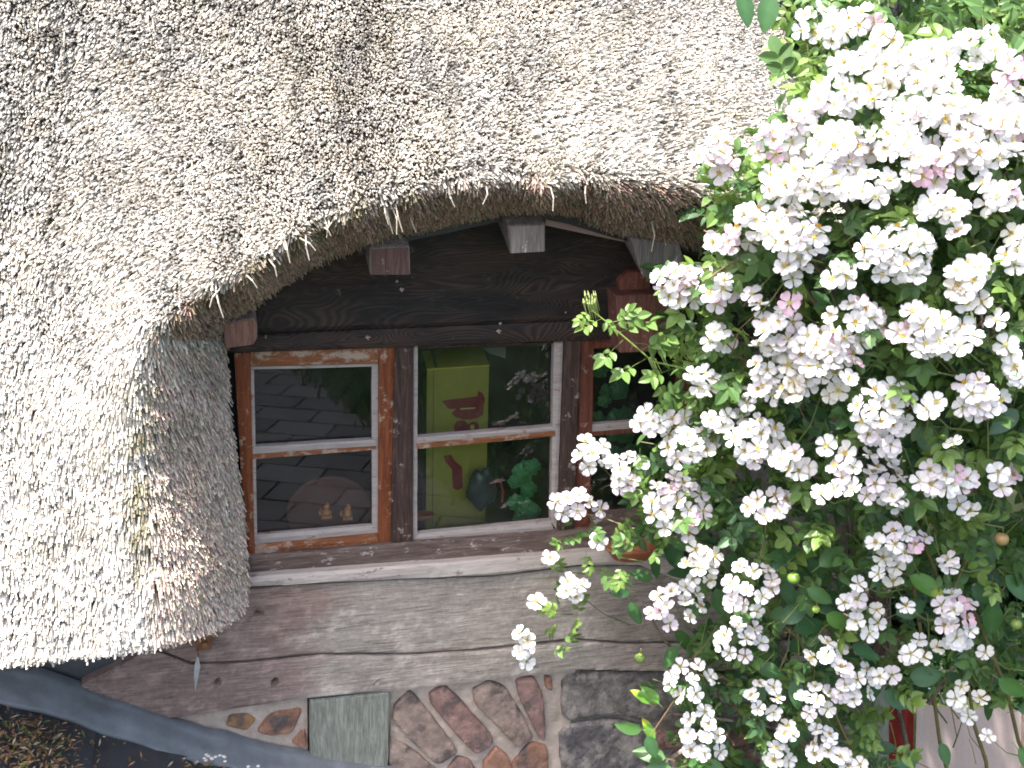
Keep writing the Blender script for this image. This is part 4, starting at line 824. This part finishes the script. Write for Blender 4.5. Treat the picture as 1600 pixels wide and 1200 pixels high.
for k in range(60):
    c = random.choice(big if k > 30 else [q for q in big if q[1] > 420]); a = random.random()*6.283; q = random.uniform(1.1, 2.1); x = c[0]+(c[2]+8)*q*math.cos(a); y = c[1]+(c[3]+8)*q*math.sin(a)
    if x > 1190 and not (y > 1085 and 1380 < x < 1600) and not (x < 1300 and y < 60): CL.append((x, y, 12, 10, random.choice([1, 1, 2, 3]), random.choice([0, 1, 2])))
for (x, y, rx, ry, n, kind) in CL:
    base_y = float(RY(np.array([x]), np.array([y]))[0])-.02
    pts = []
    n2 = n if n < 3 else int(n*1.12)+1
    for k in range(n2):
        if n == 1: px, py = x, y
        else:
            for tr_ in range(30):
                a = random.random()*6.283; r = math.sqrt(random.random())*1.06; px, py = x+rx*.9*r*math.cos(a), y+ry*.9*r*math.sin(a)
                if all(math.hypot(px-q[0], py-q[1]) > 19 for q in pts): break
        pts.append((px, py)); off = ((px-x)/max(rx, 1))**2+((py-y)/max(ry, 1))**2
        yy = base_y+.03*off+random.uniform(-.012, .012); p = at(px, py, yy)
        cdir = CAM-p; cdir /= np.linalg.norm(cdir)
        spread = .0 if n == 1 else 1.0
        out = cdir*1.0+np.array([0, 0, .55])+cr*(px-x)/28*.55*spread-cu*(py-y)/28*.5*spread+rng.normal(0, .38, 3)
        r = random.random()
        pk = {0: ('white' if r < .9 else 'blush'), 1: ('white' if r < .52 else 'blush' if r < .93 else 'pink'), 2: ('white' if r < .6 else 'cream'), 3: ('pink' if r < .5 else 'blush' if r < .8 else 'white')}[kind]
        flowers.append((p, out, pk, random.uniform(.86, 1.12)*(1 if n > 1 else 1.05), 1 if -10 < px < 1610 and -10 < py < 1210 else 0, (px, py)))
# stems of the clusters
stems = MB()
for (x, y, rx, ry, n, kind) in CL:
    y0 = float(RY(np.array([x]), np.array([y]))[0]); a = at(x, y, y0+.02); dx = 60 if x < 1500 else -40
    if n > 2: e1 = at(x+dx+random.uniform(-30, 30), y+random.uniform(40, 110), y0+random.uniform(.16, .3))
    else: e1 = at(x+60+random.uniform(-20, 20), y-10+random.uniform(0, 50), y0+.06)
    mid = (a+e1)/2+np.array([0, 0, -.02]); stems.tube([a, mid, e1], [.0014, .0018, .0026], 5, (.16, .19, .07))
# order flowers: nearest first, 300 as parts
flowers.sort(key=lambda f: (-f[4], np.linalg.norm(f[0]-CAM)/f[3]))
mass = MB()
for i, (p, out, pk, s, vis, _) in enumerate(flowers):
    X, Y, Z = frame(out, random.random()*6.28); npet = 5; s *= 1.13
    ci = random.choice([0, 1, 1, 1, 2]) if pk != 'cream' else 0
    drop = random.choice([None]*9+[2])
    if i < 298:
        fo = inst('flower', cent_me[ci], rose, mat4(Vector(p)-RL, X, Y, Z, s))
        for k in range(5):
            if k == drop: continue
            Mx_ = Matrix.Rotation(2*math.pi*k/5+random.uniform(-.1, .1), 4, 'Z')@Matrix.Rotation(random.uniform(-.25, .35), 4, 'X')@Matrix.Scale(random.uniform(.92, 1.1), 4)
            inst('petal', random.choice(petal_me[pk]), fo, Mx_)
    else:
        B = np.array([X, Y, Z])*s; V, f3_, f4_, T = cent_np[ci]; mass.add(V@B+p, f3_, f4_, T)
        for k in range(5):
            V, f, T = random.choice(petal_np[pk]); V = rotx(V, random.uniform(-.1, .3)); V = rotz(V, 2*math.pi*k/5+random.uniform(-.1, .1)); mass.add(V@B+p, None, f, T)
mass.build('flower_mass', M['petal'], rose, kind='stuff', smooth=True)
# foliage
CAN = [(1250, -30), (1236, 30), (1265, 110), (1230, 150), (1260, 200), (1180, 262), (1090, 275), (1135, 330), (1085, 400), (1040, 425), (1100, 480), (1065, 520), (1050, 600), (1085, 640), (1000, 655), (1030, 700), (960, 745), (900, 790), (950, 810), (905, 880), (1010, 860), (1080, 850), (1100, 960), (1020, 990), (1090, 1020), (1010, 1080), (1090, 1110), (1040, 1160), (1060, 1260), (1780, 1260), (1780, -60)]
LP = []
def leaf_at(px, py, yy, s=1, ids=None, ddir=None):
    p = at(px, py, yy); ddir = ddir if ddir is not None else rng.normal(0, 1, 3)
    up = np.array([-.15, -.55, .75])+rng.normal(0, .35, 3)
    if ids is None: ids = range(12)
    LP.append((p, ddir, up, s, random.choice(list(ids)), (px, py)))
n = 0
while n < 3300:
    px, py = random.uniform(1020, 1780), random.uniform(-50, 1250)
    if not inpoly(np.array(px), np.array(py), CAN): continue
    y0 = float(RY(np.array([px]), np.array([py]))[0]); dep = random.random()**1.3*.34
    if fbm(np.array([px/75]), np.array([py/75]), 3, 77)[0] < .40 and dep < .12: dep += .15
    # thin out lower area, the apple leaves show there
    if py > 1085 and 1375 < px < 1640 and random.random() < .93: n += 1; continue
    if py > 820 and random.random() < .45: n += 1; continue
    ids = range(12) if dep > .1 else (list(range(12))+light_ids)
    leaf_at(px, py, y0+.055+dep, random.uniform(.7, 1.1), ids); n += 1
# hand placed fringe leaves
for px, py in [(905, 935), (880, 960), (875, 985), (890, 990), (880, 1020), (862, 1015), (870, 900), (855, 905), (880, 830), (890, 850), (870, 845), (915, 860), (935, 880), (945, 890), (960, 850), (975, 880), (1000, 860), (920, 820), (985, 800), (960, 830), (1000, 700), (1020, 720), (945, 760), (1010, 840), (1035, 850), (1180, 110+90), (1255, 100), (1262, 112), (1145, 285), (1160, 300), (1120, 350), (1100, 300), (1140, 320), (1250, 125), (1290, 80), (985, 760), (1010, 775), (1080, 540), (1060, 620), (1090, 500), (1100, 520), (1150, 270), (1165, 285), (865, 935), (900, 965), (1060, 585), (1075, 560), (1090, 575)]:
    y0 = float(RY(np.array([px]), np.array([py]))[0]); leaf_at(px, py, y0+random.uniform(0, .04), random.uniform(.55, .8), light_ids+[2, 3])
# the sprig with buds in front of the lintel
sp = [(1180, 590), (1100, 582), (1020, 565), (985, 535), (950, 505), (925, 485), (912, 468)]
stems.tube([at(x, y, -.55+.002*(1100-x)/10) for x, y in sp], np.linspace(.003, .0013, len(sp)), 6, (.24, .34, .08))
for px, py, dx, dy, s in [(1055, 575, -25, 10, .8), (1050, 570, 28, -22, .8), (1010, 560, -22, 14, .85), (1000, 548, 30, -14, .9), (975, 530, -20, 20, .8), (965, 520, 26, -8, .9), (950, 505, 28, -6, .8), (940, 498, -20, 10, .6), (930, 488, 14, 14, .6), (1020, 565, 8, 30, .8), (985, 535, 30, 4, .85), (1085, 580, 4, 26, .8), (1085, 580, -10, -22, .7), (925, 485, -14, 12, .5), (1110, 585, -16, 24, .8), (960, 512, 20, -22, .6)]:
    y0 = -.56; dd = at(px+dx, py+dy, y0-.01)-at(px, py, y0); leaf_at(px, py, y0, s, light_ids, dd)
for k in range(16):
    px, py = 914+random.uniform(-4, 18), 470+random.uniform(-4, 14); a = at(px+6, py+18, -.51); bq = at(px, py-6, -.52); stems.tube([a, (a+bq)/2, bq], [.0007, .0008, .0022], 5, (.30, .38, .12)); stems.tube([bq, at(px-1, py-13, -.52)], [.0026, .0006], 6, (.36, .42, .16))
for k in range(10):
    px, py = 1010+random.uniform(0, 30), 550+random.uniform(-14, 16); a = at(px+10, py+22, -.55); bq = at(px, py, -.56); stems.tube([a, bq], [.0007, .002], 5, (.3, .4, .12))
# long canes
for pts in [[(1560, 1300), (1500, 1000), (1380, 700), (1300, 450), (1180, 330)], [(1500, 1300), (1420, 900), (1330, 760), (1200, 720), (1000, 690)], [(1400, 1300), (1250, 1000), (1100, 850), (900, 800)], [(1700, 1300), (1620, 800), (1520, 400), (1400, 150), (1300, 60)], [(1350, 1300), (1220, 1120), (1130, 1060), (1040, 1040)], [(1650, 1300), (1500, 900), (1560, 500), (1590, 250)], [(1300, 500), (1220, 410), (1170, 380), (1100, 360)]]:
    P_ = [at(x, y, float(RY(np.array([x]), np.array([y]))[0])+.14) for x, y in pts]; Q = []
    for k in range(len(P_)-1):
        for q in np.linspace(0, 1, 6)[:-1]: Q.append(P_[k]*(1-q)+P_[k+1]*q+rng.normal(0, .006, 3))
    stems.tube(Q+[P_[-1]], np.linspace(.007, .002, len(Q)+1), 6, (.15, .13, .06))
b0 = RL
for k in range(4):
    t_ = at(1350+80*k, 1300, -.6); stems.tube([(b0.x+.05*k-.1, b0.y+.02*k, GZ-.04), ((b0.x+t_[0])/2, -.6, (GZ+t_[2])/2), t_], [.016, .013, .009], 7, (.14, .11, .06))
for k in range(160):
    x, y = random.uniform(1080, 1600), random.uniform(20, 1180)
    if not inpoly(np.array(x), np.array(y), CAN): continue
    y0 = float(RY(np.array([x]), np.array([y]))[0])+.06; a = at(x, y, y0); c = at(x+random.uniform(-70, 70), y+random.uniform(20, 90), y0+random.uniform(.0, .12)); stems.tube([a, (a+c)/2+rng.normal(0, .008, 3), c], [.0012, .0015, .002], 4, random.choice([(.2, .24, .08), (.22, .14, .08), (.16, .22, .06)]))
stems.build('stem', M['stem'], rose)
LP.sort(key=lambda l: np.linalg.norm(l[0]-CAM)/l[3] + (0 if (0 < l[5][0] < 1600 and 0 < l[5][1] < 1200) else 9))
lm = MB()
for i, (p, dd, up, s, k, _) in enumerate(LP):
    dd = dd/np.linalg.norm(dd); Z = up-dd*(up@dd); Z /= np.linalg.norm(Z)+1e-9; X = np.cross(dd, Z); 
    if i < 298: inst('leaf', comp_me[k], rose, mat4(Vector(p)-RL, X, dd, Z, s))
    else:
        V, f3_, f4_, T = comp_np[k]; lm.add(V@(np.array([X, dd, Z])*s)+p, f3_, f4_, T)
lm.build('leaf_mass', M['leaf'], rose, kind='stuff')

# ---- apple tree behind the roses, with large leaves and small apples
apple = empty('apple_tree', (1.75, -.22, GZ-.04), 'apple tree with broad dark leaves and small green apples between the roses and the wall', 'apple tree')
AL = wloc(apple)
ap_me = []
for k, c in enumerate([(.04, .10, .034), (.05, .125, .04), (.065, .155, .04), (.09, .21, .04), (.04, .11, .04)]):
    for w_ in (.042, .05):
        V, f = leafgeo(.085, w_, random.uniform(.1, .35), random.uniform(.05, .3), ns=8, wave=.02); b = MB(); T = np.tile(c, (len(V), 1)); T[1::3] *= 1.25
        b.add(V, None, f, T); b.tube([(0, -.025, .002), (0, 0, 0)], [.001, .0012], 4, (.2, .26, .09)); ap_me.append(unlink_mesh(b.build('leaf', M['appleleaf'], center=False, smooth=True)))
V, f = leafgeo(.085, .04, .45, .15, ns=8, wave=.03); b = MB(); T = np.tile((.10, .24, .03), (len(V), 1)); T[-9:] = (.32, .40, .04); b.add(V, None, f, T); b.tube([(0, -.03, .002), (0, 0, 0)], [.001, .0012], 4, (.25, .2, .09)); tipme = unlink_mesh(b.build('leaf', M['appleleaf'], center=False, smooth=True))
def aleaf(px, py, ang, y, s=1, me=None, face=.9):
    p = at(px, py, y); a = R_(ang); dd = cr*math.sin(a)-cu*math.cos(a)+rng.normal(0, .12, 3); dd /= np.linalg.norm(dd)
    up = -fw*face+np.array([0, 0, .4])+rng.normal(0, .25, 3); Z = up-dd*(up@dd); Z /= np.linalg.norm(Z); X = np.cross(dd, Z)
    inst('leaf', me or random.choice(ap_me), apple, mat4(Vector(p)-AL, X, dd, Z, s))
dk_ = ap_me[:4]+ap_me[8:]
for px, py, an, s, kind in [(985, 940, 15, .95, 0), (1020, 905, -95, .9, 0), (1018, 870, 20, .8, 0), (985, 925, -85, .75, 0), (1015, 1100, -130, .85, 2), (1035, 1165, -155, .0, 2), (1020, 1160, -165, .95, 3), (1003, 1140, -105, 1.0, 1), (1040, 1185, -110, 1.25, 1), (1030, 1100, -140, .9, 1), (1010, 1150, 30, .9, 0), (1050, 1200, -90, 1.1, 1), (1200, 870, 95, 1.1, 0), (1280, 885, 110, 1.05, 1), (1260, 920, 75, 1.0, 1), (1290, 960, 50, 1.1, 1), (1240, 985, 100, 1.2, 0), (1220, 970, 120, 1.1, 0), (1330, 1010, 60, 1.1, 0), (1400, 960, 120, 1.1, 0), (1420, 900, 60, 1.3, 3), (1550, 940, 10, 1.35, 0), (1570, 900, 40, 1.2, 0), (1590, 1110, 100, 1.3, 0), (1470, 1160, 10, .9, 0), (1400, 1195, 95, 1.1, 0), (1590, 1170, 40, 1.2, 1), (1157, -12, 5, .85, 4), (1204, -8, -5, .9, 4), (1240, 1060, 0, 1.1, 0), (1060, 1010, -30, 1, 0), (1060, 1080, 100, 1, 0), (1240, 1130, 10, 1.0, 0), (1580, 700, 80, 1.2, 0), (1590, 640, -60, 1.1, 0), (1420, 1060, 100, 1.2, 0), (1560, 1060, 60, 1.2, 1), (1180, 1040, 80, 1.1, 0), (1100, 1190, 60, 1, 1), (1380, 1080, 45, 1.1, 0)]:
    if s == 0: continue
    me = {0: None, 1: random.choice(ap_me[4:7]), 2: tipme, 3: tipme, 4: ap_me[3]}[kind] or random.choice(dk_)
    yy = -.30 if px < 1100 else (-.9 if py < 60 else float(RY(np.array([px]), np.array([py]))[0])+random.uniform(.03, .1))
    aleaf(px, py, an, yy, s, me)
for k in range(235):
    px, py = random.uniform(1030, 1680), random.uniform(560, 1240)
    if not inpoly(np.array(px), np.array(py), CAN): continue
    if py > 1085 and 1375 < px < 1640 : continue
    if py < 820 and random.random() < .5: continue
    yy = float(RY(np.array([px]), np.array([py]))[0])+random.uniform(.12, .36); aleaf(px, py, random.uniform(-120, 120), min(yy, -.12), random.uniform(.8, 1.25), random.choice(ap_me[:6]+ap_me[8:]))
b = MB(); b.tube([(1.75, -.22, GZ-.04), (1.72, -.2, -1.5), (1.66, -.2, -1.0), (1.62, -.22, -.5), (1.6, -.25, 0)], [.045, .04, .032, .024, .012], 9, (.12, .10, .08)); b.build('trunk', M['stone'], apple)
for pts in [[(1400, 1250), (1300, 1160), (1180, 1130), (1050, 1115), (1010, 1140)], [(1180, 1130), (1090, 1060), (1030, 990), (1005, 940)], [(1420, 1180), (1380, 1000), (1300, 900), (1200, 860)], [(1450, 1100), (1520, 1000), (1580, 900)], [(1400, 1000), (1450, 1090), (1480, 1130)], [(1330, 1000), (1328, 850), (1322, 760)], [(1100, 1150), (1040, 1190), (1000, 1210)]]:
    b = MB(); b.tube([at(x, y, -.24) for x, y in pts], np.linspace(.009, .0025, len(pts)), 7, (.17, .14, .11)); b.build('branch', M['stone'], apple)
for px, py, r, c in [(1565, 842, .018, (.30, .20, .08)), (1240, 903, .017, (.16, .28, .05)), (1000, 1028, .017, (.16, .24, .05)), (1275, 952, .011, (.22, .32, .05)), (1588, 975, .015, (.18, .26, .06)), (1002, 1030, .0, (0, 0, 0)), (1020, 1167, .006, (.3, .4, .06))]:
    if r == 0: continue
    yy = -.3 if px < 1100 else float(RY(np.array([px]), np.array([py]))[0])+.0
    p = at(px, py, yy); b = MB(); b.ball(p, (r, r, r*.95), 14, 10, c, lambda d_: 1-.12*max(0, d_[2])**6); b.tube([p+np.array([0, 0, r*.8]), p+np.array([.003, .004, r*1.8])], .0012, 5, (.15, .12, .05)); b.build('apple', M['gloss'], apple, smooth=True)

# ---- background trees and shrubs beyond the gable
def tree(name, lab, cat, c, r, n, cols, lsz, trunk=True, clumps=26):
    base = (c[0], c[1], GZ-.04); e0 = empty(name, base, lab, cat, 'garden trees beyond the cottage' if cat == 'tree' else 'garden shrubs'); c = np.array(c, float); r = np.array(r, float)
    cc = []
    for k in range(clumps):
        d_ = rng.normal(0, 1, 3); d_ /= np.linalg.norm(d_); cc.append((c+d_*r*rng.uniform(.45, .95), rng.uniform(.22, .42)*r.min()))
    idx = rng.integers(0, clumps, n); ctr = np.array([q[0] for q in cc])[idx]; rr = np.array([q[1] for q in cc])[idx]
    d_ = rng.normal(0, 1, (n, 3)); d_ /= np.linalg.norm(d_, axis=1)[:, None]; p = ctr+d_*(rr*rng.uniform(.5, 1.05, n))[:, None]
    ax1 = rng.normal(0, 1, (n, 3)); ax1[:, 2] -= .4; ax1 /= np.linalg.norm(ax1, axis=1)[:, None]; nn_ = np.cross(ax1, rng.normal(0, 1, (n, 3))+d_); nn_ /= np.linalg.norm(nn_, axis=1)[:, None]; sd = np.cross(ax1, nn_)
    s = (rng.uniform(.7, 1.3, n)*lsz)[:, None]; V = np.stack([p, p+ax1*s*.5+sd*s*.28+nn_*s*.06, p+ax1*s, p+ax1*s*.5-sd*s*.28+nn_*s*.06], 1).reshape(-1, 3)
    q = np.arange(n)[:, None]*4; f3_ = np.concatenate([q+np.array([0, 1, 2]), q+np.array([0, 2, 3])]); ci = rng.integers(0, len(cols), n)
    C_ = np.array(cols)[ci]*rng.uniform(.7, 1.3, (n, 1)); mesh_np('crown', V, f3_, M['treeleaf'], e0, np.repeat(C_, 4, 0), kind='stuff')
    b = MB(); b.tube([base, (c[0]+.05, c[1], (c[2]+GZ)/2), tuple(c), tuple(c+np.array([.1, 0, r[2]*.6]))], [.09, .07, .05, .02], 8, (.10, .085, .07))
    for k in range(0, clumps, 3):
        q0 = c+np.array([0, 0, -r[2]*.5]); b.tube([q0, (q0+cc[k][0])/2+rng.normal(0, .03, 3), cc[k][0]], [.03, .018, .006], 6, (.10, .085, .07))
    b.build('trunk', M['stone'], e0)
DG = [(.02, .05, .015), (.03, .075, .02), (.045, .10, .025)]; MG = [(.05, .12, .025), (.08, .17, .035), (.04, .09, .02)]
p = at(1330, 20, .7); tree('garden_tree', 'leafy green tree rising behind the end of the thatch at the top right', 'tree', (p[0]+.15, p[1], p[2]), (.55, .5, .6), 9000, MG, .06)
p = at(1520, 60, 1.6); tree('garden_tree', 'darker tree behind the roses in the top right corner', 'tree', (p[0]+.3, p[1], p[2]-.1), (1.0, .7, .9), 12000, DG, .085)
p = at(1480, 500, 1.4); tree('shrub', 'dark dense shrub behind the middle of the rose bush beyond the cottage corner', 'shrub', (p[0]+.3, p[1], p[2]), (.9, .6, .9), 9000, DG, .08)
p = at(1560, 950, 1.3); tree('shrub', 'low dark shrub behind the hanging striped cloth', 'shrub', (p[0], p[1], p[2]), (.9, .5, .7), 8000, DG, .07)
p = at(1850, 300, 1.5); tree('shrub', 'tall shrub at the right edge behind the roses', 'shrub', (p[0], p[1], p[2]), (.8, .7, 1.4), 9000, MG, .08)
p = at(1480, 1080, .75); tree('shrub', 'low dark evergreen shrub just behind the top edge of the hanging striped cloth', 'shrub', (p[0]+.2, p[1], p[2]-.05), (.6, .3, .45), 8000, DG, .05)
# planting seen only as reflection in the glass
tree('shrub', 'rounded green shrub on the lawn reflected in the third window', 'shrub', (3.6, -6.3, -1.2), (.9, 1.0, .7), 9000, MG, .09)
tree('shrub', 'dark spreading shrub on the lawn reflected in the middle window', 'shrub', (2.2, -8.2, -1.2), (.9, .9, .65), 9000, DG, .09)
